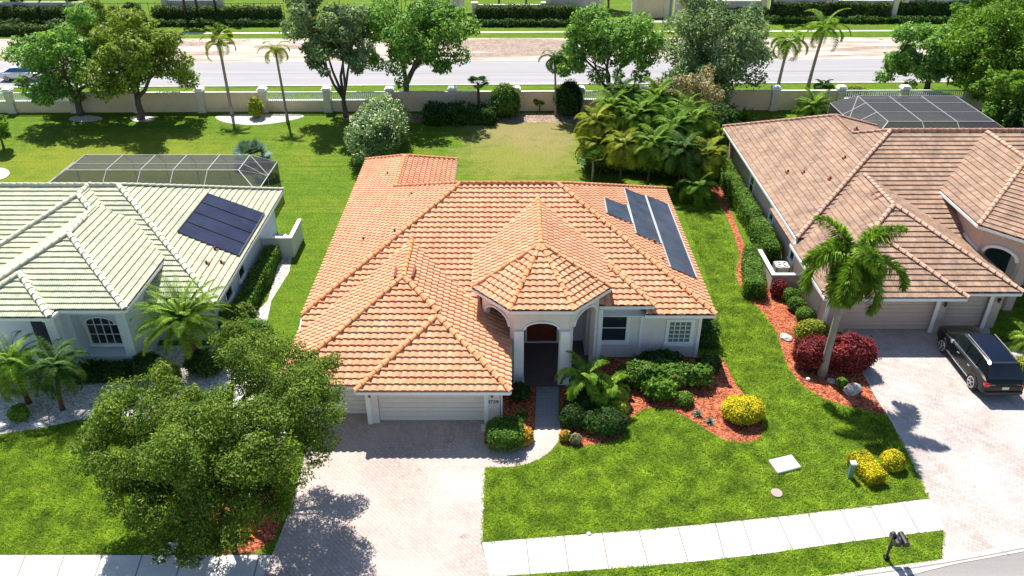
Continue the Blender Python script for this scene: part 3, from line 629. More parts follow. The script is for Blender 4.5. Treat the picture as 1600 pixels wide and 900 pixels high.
# portico, octagonal front
PE = [(-1.9, 39.6), (-1.9, 32.7), (-0.1, 30.7), (2.85, 30.7), (4.73, 32.7), (4.73, 39.6)]; pz = 4.6; apP = (1.4, 34.1, 6.22)
q = [(x, y, pz) for x, y in PE]
r.plane([q[2], q[3], apP], (1, 0, 0)); r.plane([q[1], q[2], apP], Vector(q[2]) - Vector(q[1])); r.plane([q[3], q[4], apP], Vector(q[4]) - Vector(q[3]))
r.plane([q[0], q[1], apP, (1.4, 39.6, 6.22)], (0, 1, 0)); r.plane([q[4], q[5], (1.4, 39.6, 6.22), apP], (0, 1, 0))
for k in (1, 2, 3, 4): r.caps(q[k], apP, 0.115)
r.caps(apP, (1.4, 39.3, 6.22))
# small raised hip to the right of the entry
fc = (6.98, 33.0, 3.4); fa = (4.5, 35.48, 4.615)
r.plane([(3.6, 33.0, 3.4), fc, fa, (3.6, 35.48, 4.615)], (1, 0, 0)); r.plane([fc, (6.98, 34.6, 3.4), (4.5, 37.0, 4.615), fa], (0, 1, 0)); r.caps(fc, fa, 0.115)
r.gutter([(-6.86, 27.5, ze - .05), (xb1, 27.5, ze - .05), (xb1, 33.4, ze - .05)]); r.gutter([(xb0, 31.68, ze - .05), (xb0, yb0, ze - .05), (-6.8, yb0, ze - .05)])
r.gutter([(-6.86, 27.5, ze - .05), (-6.86, yb0, ze - .05)])
r.gutter([(W1_, 52.8, 2.95), (W1_, 32.8, 2.95), (W1_, 31.68, 2.4)]); r.gutter([(6.55, 32.8, 2.95), (E1, 32.8, 2.95), (E1, 47.8, 2.95), (-3.9, 47.8, 2.95), (-3.9, 52.8, 2.95), (W1_, 52.8, 2.95)])
r.gutter([(-1.9, 36.4, pz - .05), (-1.9, 32.7, pz - .05), (-0.1, 30.7, pz - .05), (2.85, 30.7, pz - .05), (4.73, 32.7, pz - .05), (4.73, 36.4, pz - .05)], 0.1)
r.gutter([(4.3, 33.0, 3.35), (6.98, 33.0, 3.35), (6.98, 33.8, 3.35)], 0.1)
r.soffit(-6.8, -0.14, 27.56, 29.3, 2.30); r.soffit(-10.3, -6.8, 27.96, 29.3, 2.295); r.soffit(-10.3, -0.6, 29.3, 33.2, 2.29)
r.soffit(-10.2, -1.6, 33.2, 47.7, 2.84); r.soffit(4.4, 9.92, 32.9, 47.7, 2.84); r.soffit(-10.2, -4.0, 47.7, 52.7, 2.84); r.soffit(4.3, 6.9, 33.06, 34.2, 3.28)
main_roof = r.build(H, M['roof_orange'], M['cap_orange'])
w = MB()
w.box((-9.8, 33.0, 0), (-0.85, 47.2, 2.83)); w.box((-9.79, 47.0, 0), (-4.5, 52.2, 2.82)); w.box((3.75, 33.4, 0), (9.5, 47.2, 2.83)); w.box((3.76, 33.42, 2.8), (6.45, 35, 3.24)); w.box((-0.86, 34.7, 0), (3.76, 47.1, 2.82))
w.box((-9.9, 29.15, 0), (-0.6, 33.1, 2.27))
w.box((-6.62, 28.2, 0), (-6.1, 29.16, 2.27)); w.box((-1.25, 28.2, 0), (-0.56, 29.16, 2.27)); w.box((-6.1, 28.22, 2.12), (-1.25, 29.16, 2.27))
w.box((-9.9, 28.7, 0), (-9.3, 29.16, 2.26)); w.box((-9.3, 28.72, 2.12), (-6.6, 29.16, 2.26))
w.build('wall', M['cream_wall'], H)
pt = MB()   # portico walls above and around the arches
arch_panel(pt, (-1.45, 32.95), (0.12, 31.2), 0, 4.5, 0.28, 0.1, 0.86, 3.2, 0.62)
arch_panel(pt, (0.12, 31.2), (2.7, 31.2), 0, 4.5, 0.30, 0.175, 0.825, 3.2, 0.42)
arch_panel(pt, (2.7, 31.2), (4.27, 32.95), 0, 4.5, 0.28, 0.14, 0.9, 3.2, 0.62)
pt.box((-1.45, 32.95, 0), (-1.2, 36.4, 4.5)); pt.box((4.02, 32.95, 2.8), (4.27, 36.4, 4.5))
pt.build('portico_wall', M['cream_wall'], H)
for q_ in (((-1.45, 32.95), (0.12, 31.2), 0.1, 0.86, 3.2, 0.62), ((0.12, 31.2), (2.7, 31.2), 0.175, 0.825, 3.2, 0.42), ((2.7, 31.2), (4.27, 32.95), 0.14, 0.9, 3.2, 0.62)): tr = MB(); arch_trim(tr, *q_); tr.build('arch_trim', M['white'], H)
for x in (0.31, 2.51):
    m = MB(); m.box((x - .21, 31.0, 0.1), (x + .24, 31.42, 3.2)); m.box((x - .26, 30.95, 0.02), (x + .29, 31.47, 0.2)); m.build('column', M['white'], H)
m = MB(); m.box((-1.3, 31.3, 0.02), (4.0, 34.7, 0.12)); m.box((0.2, 30.9, 0.02), (2.65, 31.3, 0.1)); m.build('porch_floor', plain('shade_toned_pavers', (0.13, 0.10, 0.09), 0.5), H)  # porch pavers; their shade is put into the dark base colour
m = MB(); m.box((0.75, 34.6, 0.14), (2.35, 34.66, 2.35)); d = m.build('front_door', M['wood'], H)
m = MB(); m.box((1.5, 34.56, 1.0), (1.54, 34.6, 1.3)); m.build('handle', M['bronze'], d)
m = MB(); m.box((0.1, 34.62, 0.14), (0.7, 34.67, 2.35)); m.build('sidelight', M['glass'], H)
m = MB()
for x in (0.02, 0.70, 2.36): m.box((x, 34.58, 0.13), (x + .08, 34.68, 2.45))
m.box((0.02, 34.57, 2.36), (2.44, 34.69, 2.45)); m.box((0.02, 34.5, 0.12), (2.44, 34.69, 0.17)); m.build('door_frame', M['white'], H)
garage_door(H, -6.09, -1.26, 28.42, 2.12, M['door_cream']); garage_door(H, -9.29, -6.63, 28.9, 2.12, M['door_cream'])
wall_lamp(H, -6.42, 28.2, 1.75); wall_lamp(H, -0.9, 28.2, 1.75)
for x, z1 in ((-6.63, 2.25), (-1.27, 2.25)): m = MB(); m.box((x, 28.14, 0), (x + .2, 28.197, z1)); m.build('corner_trim', M['white'], H)
m = MB(); m.tube([(-0.48, 28.3, 0.1), (-0.48, 28.3, 2.3)], 0.05, 6); m.build('downpipe', M['white'], H)
window(H, 4.55, 5.78, 1.05, 2.62, 33.4, cols=1, rows=2, trim=0.16); window(H, 7.95, 9.05, 0.95, 2.2, 33.4, cols=4, rows=5, glass='glassblind', trim=0.16)
window(H, 36.5, 37.6, 1.0, 2.2, 9.5, 'x+', 1, 2); window(H, 42.5, 43.6, 1.0, 2.2, 9.5, 'x+', 1, 2)
for x0_, x1_, y0_ in ((9.4, 9.56, 33.33), (6.46, 6.6, 33.34)): m = MB(); m.box((x0_, y0_, 0), (x1_, 33.399, 2.8)); m.build('corner_trim', M['white'], H)
m = MB(); m.box((4.28, 32.9, 0), (4.5, 33.39, 3.2)); m.build('pilaster', M['white'], H)
# house number
fc_ = bpy.data.curves.new('number', 'FONT'); fc_.body = '8739'; fc_.size = 0.26; fc_.extrude = 0.01; fc_.align_x = 'CENTER'
fo = bpy.data.objects.new('number', fc_); C.objects.link(fo); dg = bpy.context.evaluated_depsgraph_get(); me = bpy.data.meshes.new_from_object(fo.evaluated_get(dg))
bpy.data.objects.remove(fo); me.transform(Matrix.Translation((-0.86, 28.185, 1.2)) @ Matrix.Rotation(R(90), 4, 'X')); me.materials.clear()
link('house_number', me, M['black'], H)
# vents, flashing, solar mats
nE = (0.49, 0, 1)
nW = (-0.49, 0, 1)
for px, py in ((606, 273), (643, 306), (617, 363), (568, 376)):
    p = onplane(px, py, (W1_, 32.8, 3), nW); vent_pipe(H, p.x, p.y, p.z)
for px, py in ((1035, 408), (1022, 380)):
    p = onplane(px, py, (E1, 32.8, 3), nE); vent_pipe(H, p.x, p.y, p.z)
for sx in (-0.42, 0.42):
    m = MB(); m.bar((apB[0] + sx, apB[1] + .1, apB[2] - 0.15), (apB[0] + sx * 1.1, apB[1] + 1.0, apB[2] - 0.15), 0.12, 0.3); m.build('ridge_vent', M['flash'], H)
def mats(parent, polys, pl, nrm, mat, lines=0):
    n_ = Vector(nrm).normalized()
    for poly in polys:
        w3 = [onplane(x, y, Vector(pl) + n_ * 0.13, nrm) for x, y in poly]
        m = MB(); k = len(w3); m.add([p for p in w3] + [p - n_ * 0.05 for p in w3], [tuple(range(k)), tuple(range(k, 2*k))[::-1]] + [(i, (i+1) % k, k + (i+1) % k, k + i) for i in range(k)])
        o = m.build('solar_panel', mat, parent)
        pm_ = M['grey_metal'] if lines < 3 else M['black']
        for i in range(1, lines): m2 = MB(); m2.bar(w3[0].lerp(w3[3], i / lines) + n_ * .015, w3[1].lerp(w3[2], i / lines) + n_ * .015, 0.05, 0.03); m2.build('pipe', pm_, o)
        for a, b in ((0, 3), (1, 2)): m2 = MB(); m2.bar(w3[a], w3[b], 0.06, 0.06); m2.build('pipe', pm_, o)
mats(H, [[(944, 308.5), (980, 321), (989, 349.5), (948.5, 332.5)], [(975, 293.5), (1008, 306), (1033.5, 381), (994, 364)], [(1009, 304.5), (1043.5, 318.5), (1088.5, 434), (1047.5, 417.5)]], (E1, 32.8, 3), nE, M['solar'])

# ================================================================= LEFT HOUSE
H2 = thing('house', 'pale blue house with a cream green tile roof at the left edge', 'house', (-26, 38, 0))
r = Roof('R', 0.22, 0.335, 0.022, 0.06, 23)
xe, yf, ye, zm = -15.1, 34.2, 48.2, 2.75
zr = zm + 7 * .49
LR, RR = (-35, 41.2, zr), (xe - 7, 41.2, zr)
r.plane([(-42, yf, zm), (xe, yf, zm), RR, LR], (1, 0, 0), (xe, yf, zm)); r.plane([(xe, yf, zm), (xe, ye, zm), RR], (0, 1, 0)); r.plane([(-42, ye, zm), LR, RR, (xe, ye, zm)], (1, 0, 0)); r.plane([(-42, yf, zm), LR, (-42, ye, zm)], (0, 1, 0))
r.caps((xe, yf, zm), RR, .14); r.caps((xe, ye, zm), RR, .13); r.caps(LR, RR, .13)
a, b = r.wing(-26.35, -18.35, 31.73, 39.0, 4.0); r.caps((-18.35, 31.73, 4.0), a, .14); r.caps((-26.35, 31.73, 4.0), a, .14); r.caps(a, (a[0], 37.6, a[2]), .13)
a, b = r.wing(-28.2, -19.4, 35.6, 41.4, 4.0); r.caps((-19.4, 35.6, 4.0), a, .14); r.caps((-28.2, 35.6, 4.0), a, .14); r.caps(a, b, .13)
a, b = r.wing(-26.1, -21.7, 31.2, 35.5, 3.9); r.caps((-21.7, 31.2, 3.9), a, .14); r.caps((-26.1, 31.2, 3.9), a, .14)
r.gutter([(-18.35, 36.9, 3.93), (-18.35, 31.73, 3.93), (-21.5, 31.73, 3.93), (-21.7, 31.2, 3.84), (-26.1, 31.2, 3.84)]); r.gutter([(-18.3, yf, 2.69), (xe, yf, 2.69), (xe, ye, 2.69), (-42, ye, 2.69)])
r.soffit(-26.2, -18.45, 31.8, 33.4, 3.84); r.soffit(-18.9, xe - .1, yf + .05, 35, 2.6); r.soffit(-16, xe - .1, 35, ye - .1, 2.6); r.soffit(-26, -21.8, 31.27, 31.8, 3.74)
r.build(H2, M['roof_cream'], M['cap_cream'])
w = MB(); w.box((-41.5, 34.9, 0), (-15.7, 47.6, 2.58)); w.box((-21.95, 33.15, 0), (-18.8, 36.6, 3.81)); w.box((-21.96, 32.35, 0), (-21.5, 33.15, 3.81)); w.box((-19.3, 32.35, 0), (-18.8, 33.15, 3.8))
w.box((-21.5, 32.4, 0), (-19.3, 33.15, 0.8)); w.box((-21.5, 32.38, 3.25), (-19.3, 33.15, 3.8)); w.box((-27.0, 33.9, 0), (-21.95, 36, 3.8))
w.build('wall', M['blue_wall'], H2)
wd = window(H2, -21.3, -19.75, 1.05, 2.78, 33.15, cols=4, rows=3, trim=0.08)
m = MB(); arch_panel(m, (-21.49, 33.0), (-19.31, 33.0), 2.25, 3.3, 0.05, 0.09, 0.8, 2.3, 0.42); m.build('arch_head', M['blue_wall'], H2)
m = MB(); arch_trim(m, (-21.49, 33.0), (-19.31, 33.0), 0.09, 0.8, 2.3, 0.42, w=.07); m.build('arch_trim', M['white'], H2)
for x in (-22.3, -26.0):
    m = MB(); m.box((x, 31.6, 0), (x + .45, 32.05, 3.7)); m.box((x - .06, 31.54, 3.4), (x + .51, 32.11, 3.65)); m.build('column', M['white'], H2)
m = MB(); m.box((-24.6, 33.84, 0.1), (-23.3, 33.9, 2.5)); m.build('front_door', M['glass'], H2)
window(H2, 37, 38, 1.0, 2.2, -15.7, 'x+', 1, 2); window(H2, 39.4, 40.4, 1.0, 2.2, -15.7, 'x+', 1, 2)
mats(H2, [[(325, 301.5), (413, 333), (373, 399), (277.5, 361.5)]], (xe, yf, zm), nE, M['solar2'], 4)
for px, py in ((336, 391), (323, 413), (346, 412)):
    p = onplane(px, py, (xe, yf, zm), nE); vent_pipe(H2, p.x, p.y, p.z)

# ================================================================= RIGHT HOUSE
H3 = thing('house', 'tan house with a weathered pinkish brown tile roof behind the black car', 'house', (24, 44, 0))
r = Roof('R', 0.24, 0.36, 0.024, 0.058, 37)
xw, yf3, z3 = 16.5, 40.9, 3.0
A3, B3 = (xw + 7.6, 48.5, 6.724), (36.4, 48.5, 6.724)
r.plane([(xw, yf3, z3), (44, yf3, z3), B3, A3], (1, 0, 0), (xw, yf3, z3)); r.plane([(44, yf3, z3), (44, 56.1, z3), B3], (0, 1, 0))
N3 = (xw + 6, 53.6, 5.94); N3b = (xw + 6, 50.1, 5.94)
r.plane([(xw, yf3, z3), A3, N3b, (xw, 50.1, z3)], (0, 1, 0), (xw, yf3, z3)); r.plane([(xw, 50.1, z3), N3b, N3, (xw, 59.6, z3)], (0, 1, 0), (xw, yf3, z3))
r.plane([(xw + 12, 48.5, z3), (xw + 12, 59.6, z3), N3, (xw + 6, 48.5, 5.94)], (0, 1, 0)); r.plane([(xw, 59.6, z3), N3, (xw + 12, 59.6, z3)], (1, 0, 0)); r.plane([N3b, A3, B3, (44, 56.1, z3), (xw + 13.6 - 1.6, 56.1, z3)], (1, 0, 0), (44, 56.1, z3))
for a, b in (((xw, yf3, z3), A3), (A3, B3), ((44, yf3, z3), B3), (N3b, A3), (N3, N3b), ((xw, 59.6, z3), N3), ((xw + 12, 59.6, z3), N3)): r.caps(a, b, .13)
g0, g1, gy, gz = 16.25, 23.6, 35.0, 2.6
a, b = r.wing(g0, g1, gy, 41.0, gz); r.caps((g0, gy, gz), a, .13); r.caps((g1, gy, gz), a, .13); r.caps(a, (a[0], 39.6, a[2]), .13)
a, b = r.wing(16.27, 26.7, 35.5, 45.5, gz + .03); r.caps((16.27, 35.5, gz + .03), a, .13); r.caps((26.7, 35.5, gz + .03), a, .13); r.caps(a, (b[0], 45.0, b[2]), .13)
# tall entry block on the right with a chamfered front corner
PE3 = [(25.8, 49.0), (25.8, 39.4), (27.6, 37.4), (32.6, 37.4), (34.4, 39.4), (34.4, 49.0)]; p3 = 4.6; ap3 = (30.1, 43.7, p3 + 4.3 * .49)
q = [(x, y, p3) for x, y in PE3]; e3 = (30.1, 49.0, ap3[2])
r.plane([q[2], q[3], ap3], (1, 0, 0)); r.plane([q[1], q[2], ap3], Vector(q[2]) - Vector(q[1])); r.plane([q[3], q[4], ap3], Vector(q[4]) - Vector(q[3]))
r.plane([q[0], q[1], ap3, e3], (0, 1, 0)); r.plane([q[4], q[5], e3, ap3], (0, 1, 0))
for k in (1, 2, 3, 4): r.caps(q[k], ap3, .13)
r.caps(ap3, (30.1, 48.2, ap3[2]), .13)
r.gutter([(25.8, 44.6, 4.54), (25.8, 39.4, 4.54), (27.6, 37.4, 4.54), (32.6, 37.4, 4.54)], .12)
r.gutter([(g0, 41.0, gz - .05), (g0, gy, gz - .05), (g1, gy, gz - .05), (g1, 35.5, gz - .05), (26.7, 35.5, gz - .05), (26.7, 37.2, gz - .05)])
r.gutter([(xw, 59.6, 2.94), (xw, yf3, 2.94), (g0, 40.6, gz - .05)])
r.soffit(g0 + .05, g1, gy + .05, 36.3, gz - .14); r.soffit(g1, 26.6, 35.56, 36.3, gz - .145); r.soffit(g0 + .05, 17.2, 36.3, 41, gz - .15); r.soffit(xw + .05, 18, 41, 59.5, 2.84)
r.build(H3, M['roof_pink'], M['cap_pink'])
w = MB(); w.box((17.0, 41.0, 0), (43.5, 55.6, 2.83)); w.box((17.01, 55.5, 0), (28, 59.1, 2.83)); w.box((16.75, 36.55, 0), (26.2, 41.1, 2.44)); w.box((26.31, 40.6, 0), (34, 48, 4.4))
w.box((16.75, 35.7, 0), (17.95, 36.6, 2.44)); w.box((22.7, 35.7, 0), (23.15, 36.6, 2.44)); w.box((23.15, 36.2, 0), (23.6, 36.6, 2.44)); w.box((17.95, 35.72, 2.15), (22.7, 36.6, 2.44))
w.box((25.75, 36.1, 0), (26.3, 36.6, 2.44)); w.box((23.6, 36.12, 2.15), (25.75, 36.6, 2.44))
arch_panel(w, (26.3, 39.55), (27.8, 37.85), 0, 4.5, 0.28, 0.12, 0.92, 3.0, 0.55); arch_panel(w, (27.8, 37.85), (32.4, 37.85), 0, 4.5, 0.28, 0.1, 0.9, 3.0, 0.6)
w.box((26.3, 39.5, 2.3), (26.55, 45.4, 4.5)); w.build('wall', M['pink_wall'], H3)
t3 = MB(); arch_trim(t3, (26.3, 39.55), (27.8, 37.85), 0.12, 0.92, 3.0, 0.55, w=0.16); t3.build('arch_trim', M['white'], H3); t3 = MB(); t3.bar((26.25, 45.4, 3.6), (26.25, 39.5, 2.95), 0.1, 0.16); t3.build('wall_band', M['white'], H3)
garage_door(H3, 17.96, 22.69, 35.95, 2.15, M['door_tan']); garage_door(H3, 23.61, 25.74, 36.3, 2.15, M['door_tan'])
wall_lamp(H3, 22.98, 35.7, 1.8); wall_lamp(H3, 26.05, 36.1, 1.8)
for x_, y_ in ((22.52, 35.62), (25.55, 36.02), (16.69, 35.63)): m = MB(); m.box((x_, y_, 0), (x_ + .2, y_ + .07, 2.4)); m.build('corner_trim', M['white'], H3)
window(H3, 51.5, 52.4, 0.9, 2.1, 17.0, 'x-', 1, 2); window(H3, 46.6, 47.3, 1.1, 2.1, 17.0, 'x-', 1, 2); window(H3, 41.9, 42.6, 0.8, 2.3, 17.0, 'x-', 1, 2)
m = MB(); m.box((27.5, 40.5, 0.1), (29, 40.58, 2.6)); m.build('front_door', M['glass'], H3)
for px, py in ((1231, 270), (1320, 248), (1297, 281), (1256, 271), (1338, 203)):
    p = onplane(px, py, (xw, yf3, z3), nW); vent_pipe(H3, p.x, p.y, p.z)
m = MB()
for px, py in ((1361, 306), (1366, 313)):
    p = onplane(px, py, (21.5, 40.7, 5.2), nW); m.bar(p, p + Vector((.5, .1, .3)), .12, .12)
m.build('ridge_vent', M['flash'], H3)

# ================================================================= POOL CAGES
def cage(label, x0, x1, y0, y1, zw, ztop, ins, xs, ys, loc, b=.05, scr='screen'):
    t = thing('pool_cage', label, 'pool cage', loc)
    F = MB(); S = MB()
    ox0, ox1, oy0, oy1 = x0 - ins, x1 + ins, y0 - ins, y1 + ins * 0.7
    def P(x, y, z): return Vector((x, y, z))
    T = [P(x0, y0, ztop), P(x1, y0, ztop), P(x1, y1, ztop), P(x0, y1, ztop)]; W = [P(ox0, oy0, zw), P(ox1, oy0, zw), P(ox1, oy1, zw), P(ox0, oy1, zw)]
    B = [P(p.x, p.y, 0) for p in W]
    for i in range(4):
        j = (i + 1) % 4; F.bar(T[i], T[j], b, b); F.bar(W[i], W[j], b, b); F.bar(T[i], W[i], b, b); F.bar(W[i], B[i], b, b)
        S.add([T[i], T[j], W[j], W[i]], [(0, 1, 2, 3)]); S.add([W[i], W[j], B[j], B[i]], [(0, 1, 2, 3)])
    S.add([p - Vector((0, 0, .002)) for p in T], [(0, 1, 2, 3)])
    for x in xs:
        F.bar(P(x, y0, ztop + .01), P(x, y1, ztop + .01), b, b)
        for (yt, yo) in ((y0, oy0), (y1, oy1)): F.bar(P(x, yt, ztop), P(x, yo, zw), b, b); F.bar(P(x, yo, zw), P(x, yo, 0), b, b)
    for y in ys:
        F.bar(P(x0, y, ztop + .015), P(x1, y, ztop + .015), b * .7, b * .7)
        for (xt, xo) in ((x0, ox0), (x1, ox1)): F.bar(P(xt, y, ztop), P(xo, y, zw), b, b); F.bar(P(xo, y, zw), P(xo, y, 0), b, b)
    for (a, c) in ((T[0], P(ox0, (y0 + y1) / 2, zw)), (T[3], P(ox0, (y0 + y1) / 2, zw)), (T[1], P(ox1, (y0 + y1) / 2, zw)), (T[2], P(ox1, (y0 + y1) / 2, zw))): F.bar(a, c, b * .8, b * .8)
    F.build('frame', M['frame_metal'], t); S.build('screen', M[scr], t)
    m = MB(); m.box((ox0 + .1, oy0 + .1, 0.0), (ox1 - .1, oy1 - .1, 0.06)); m.build('pool_deck', plain('pool_deck_paving', (0.42, 0.40, 0.36)), t)
    m = MB(); m.box((x0 + 1, y0 + 1.2, 0.061), (x1 - 2, y1 - .8, 0.07)); m.build('pool_water', plain('pool_water', (0.03, 0.10, 0.10), 0.1), t)
cage('grey screened pool cage behind the cream green roof on the left', -30.0, -18.4, 49.9, 52.6, 2.5, 3.45, 1.5, (-27.3, -25.0, -22.8, -20.5), (51.0,), (-24, 50, 0), .05)
cage('purple grey screened pool cage with pale beams behind the pinkish roof at top right', 29.0, 37.2, 59.1, 65.4, 2.6, 3.6, 1.7, (31.6, 34.3), (61.3, 63.6), (32, 62, 0), .055, 'screen_dark')

# ================================================================= AC ENCLOSURES
def ac_unit(label, x, y):
    t = thing('air_conditioner', label, 'air conditioner', (x, y, 0)); m = MB()
    s = .42; pts = [(x - s + .1, y - s), (x + s - .1, y - s), (x + s, y - s + .1), (x + s, y + s - .1), (x + s - .1, y + s), (x - s + .1, y + s), (x - s, y + s - .1), (x - s, y - s + .1)]
    m.prism(pts, 0.05, 0.86); m.build('casing', M['grey_metal'], t)
    m = MB(); m.tube([(x, y, .861), (x, y, .90)], .34, 16); m.build('fan_guard', M['white'], t)
    m = MB()
    for k in range(4):
        a = k * math.pi / 2 + .4; m.add([(x + math.cos(a + d) * rr, y + math.sin(a + d) * rr, .912) for d, rr in ((-.2, .06), (-.1, .3), (.5, .3), (.35, .06))], [(0, 1, 2, 3)])
    m.build('fan_blade', M['black'], t)
def enclosure(label, x0, x1, y0, y1, h, mat, side, holes=False):
    """low wall around the machine: front and outer side"""
    t = thing('screen_wall', label, 'wall', ((x0 + x1) / 2, y0, 0)); m = MB(); c = MB()
    m.box((x0, y0, 0), (x1, y0 + .16, h)); xs = x0 if side < 0 else x1 - .16
    m.box((xs, y0 + .16, 0), (xs + .16, y1, h)); m.build('wall', mat, t)
    c.box((x0 - .04, y0 - .04, h + .002), (x1 + (.0 if side < 0 else .04), y0 + .2, h + .07)); c.box((xs - .04, y0 + .2, h + .002), (xs + .2, y1 + .04, h + .07)); c.build('coping', M['white'], t)
    if holes:
        hm = MB()
        for rw in range(2):
            for k in range(5): hm.box((x0 + .5 + k * .26, y0 - .004, h - .45 - rw * .2), (x0 + .62 + k * .26, y0 - .002, h - .38 - rw * .2))
        hm.build('vent_holes', M['walk'], t)
    return t
p = G(1201, 447); enclosure('low tan screen wall around the fan unit beside the pinkish house', 15.15, 16.74, 39.95, 43.0, 1.05, M['pink_wall'], -1, True)
ac_unit('grey fan unit behind the low tan wall beside the pinkish house', 16.2, 41.6)
enclosure('low white screen wall beside the pale blue house', -15.69, -13.75, 44.0, 46.6, 1.35, M['white_wall'], 1)
ac_unit('white topped fan unit behind the low white wall of the pale blue house', -14.9, 45.2)
m = MB(); m.box((-15.6, 44.2, 0.0), (-13.95, 46.9, 0.08)); tag(m.build('concrete_pad', M['walk']), 'pale concrete pad inside the low white wall', 'slab')

# ================================================================= BOUNDARY WALL
Wl, Wr = G(22, 175.5), G(1307, 171.3); wdir = (Wr - Wl).normalized(); wn_ = Vector((-wdir.y, wdir.x, 0))
def wpt(px): # point on the wall line seen at column px
    rr = ray(px, 174); o = Vector((0, 0, 0)); den = rr.x * wdir.y - rr.y * wdir.x
    t = (Wl.x * wdir.y - Wl.y * wdir.x) / den; return Vector((rr.x * t, rr.y * t, 0))
pp = [-170, -74, 22, 120, 219, 318, 415, 514, 611, 708, 806, 905, 1004, 1104, 1206, 1307, 1405, 1504, 1602, 1700, 1798]
kinds = 'bbbsssbbsssbsssbbssb'
desc = {0: 'left'}
wall = thing('boundary_wall', 'long tan boundary wall with pale pillars and white baluster panels along the road', 'wall', tuple(wpt(700)))
def obox(mb, a, b, off0, off1, z0, z1):
    vs_ = [a + wn_ * off0, b + wn_ * off0, b + wn_ * off1, a + wn_ * off1]; mb.prism([v for v in vs_], z0, z1)
for i, px in enumerate(pp):
    c = wpt(px); m = MB(); obox(m, c - wdir * .3, c + wdir * .3, -.3, .3, 0, 2.0); obox(m, c - wdir * .38, c + wdir * .38, -.38, .38, 0, .3)
    o = m.build('pillar', M['pillar'], wall); m = MB(); obox(m, c - wdir * .42, c + wdir * .42, -.42, .42, 2.002, 2.15); obox(m, c - wdir * .34, c + wdir * .34, -.34, .34, 2.151, 2.27); obox(m, c - wdir * .36, c + wdir * .36, -.36, .36, 1.72, 1.8); m.build('cap', M['white'], o)
    if i + 1 < len(pp):
        a, b = c + wdir * .31, wpt(pp[i+1]) - wdir * .31; m = MB()
        if kinds[i] == 's':
            obox(m, a, b, -.1, .1, 0, 1.78); o = m.build('panel', M['tanwall'], wall); m = MB(); obox(m, a, b, -.15, .15, 1.782, 1.87); m.build('coping', M['walk'], o)
        else:
            obox(m, a, b, -.1, .1, 0, 1.02); o = m.build('panel', M['tanwall'], wall); m = MB(); obox(m, a, b, -.14, .14, 1.022, 1.1); obox(m, a, b, -.06, .06, 1.76, 1.86)
            n = int((b - a).length / .19)
            for k in range(n):
                s0 = a + wdir * ((k + .5) * (b - a).length / n); obox(m, s0 - wdir * .035, s0 + wdir * .035, -.03, .03, 1.1, 1.76)
            m.build('balustrade', M['white'], o)
# far wall across the road
def far_section(label, x0, x1, py, h, cop=True, mat='farwall'):
    a, b = G(x0, py), G(x1, py); t = thing('garden_wall', label, 'wall', tuple((a + b) / 2)); m = MB(); m.box((a.x, a.y, 0), (b.x, a.y + .25, h)); m.build('panel', M[mat], t)
    m = MB(); m.box((a.x - .05, a.y - .06, h + .002), (b.x + .05, a.y + .31, h + .12)); m.build('coping', M['walk'], t)
    for x in (a.x, b.x):
        m = MB(); m.box((x - .35, a.y - .2, 0), (x + .35, a.y + .45, h + .25)); m.box((x - .45, a.y - .3, h + .252), (x + .45, a.y + .55, h + .4)); m.build('pillar', M['pillar'], t)
far_section('far low grey wall under the trees at the top left corner', -60, 152, 29, 2.0)
far_section('far white wall with two pillars above the hedge at the top left', 262, 349, 28, 2.2)
far_section('far pale wall end left of the tall hedge at the top centre', 655, 722, 29, 2.4)
far_section('far wall with low coping over the clipped hedge at the top centre', 742, 850, 28, 1.6)
far_section('far white wall panel with pillars right of the hedge at the top centre', 856, 938, 28, 2.3)
far_section('far tan wall left of the pale lamp post', 990, 1040, 28, 2.3, mat='tanwall')
far_section('far tan wall right of the pale lamp post', 1056, 1080, 28, 2.6, mat='tanwall')
far_section('far grey wall behind the three bare trunks at the top right', 1088, 1190, 28, 2.1)
far_section('far white wall above the dark hedge at the top right', 1205, 1290, 26, 2.2)
far_section('far low wall with tan coping at the top right', 1300, 1395, 26, 2.0)
far_section('far pale wall beyond the hedge in the top right corner', 1410, 1660, 25, 2.1)
# iron fence pieces
def iron_fence(label, x0, x1, py, h=1.9):
    a, b = G(x0, py), G(x1, py); t = MB()
    for z in (.2, h - .1): t.bar((a.x, a.y, z), (b.x, a.y, z), .05, .05)
    n = int((b.x - a.x) / .9)
    for k in range(n + 1): t.bar((a.x + (b.x - a.x) * k / n, a.y, 0), (a.x + (b.x - a.x) * k / n, a.y, h), .05, .05)
    tag(t.build('iron_fence', M['black']), label, 'fence')
iron_fence('black iron fence left of the far white wall at top left', 155, 258, 27); iron_fence('black iron fence right of the far white wall at top left', 353, 445, 27)

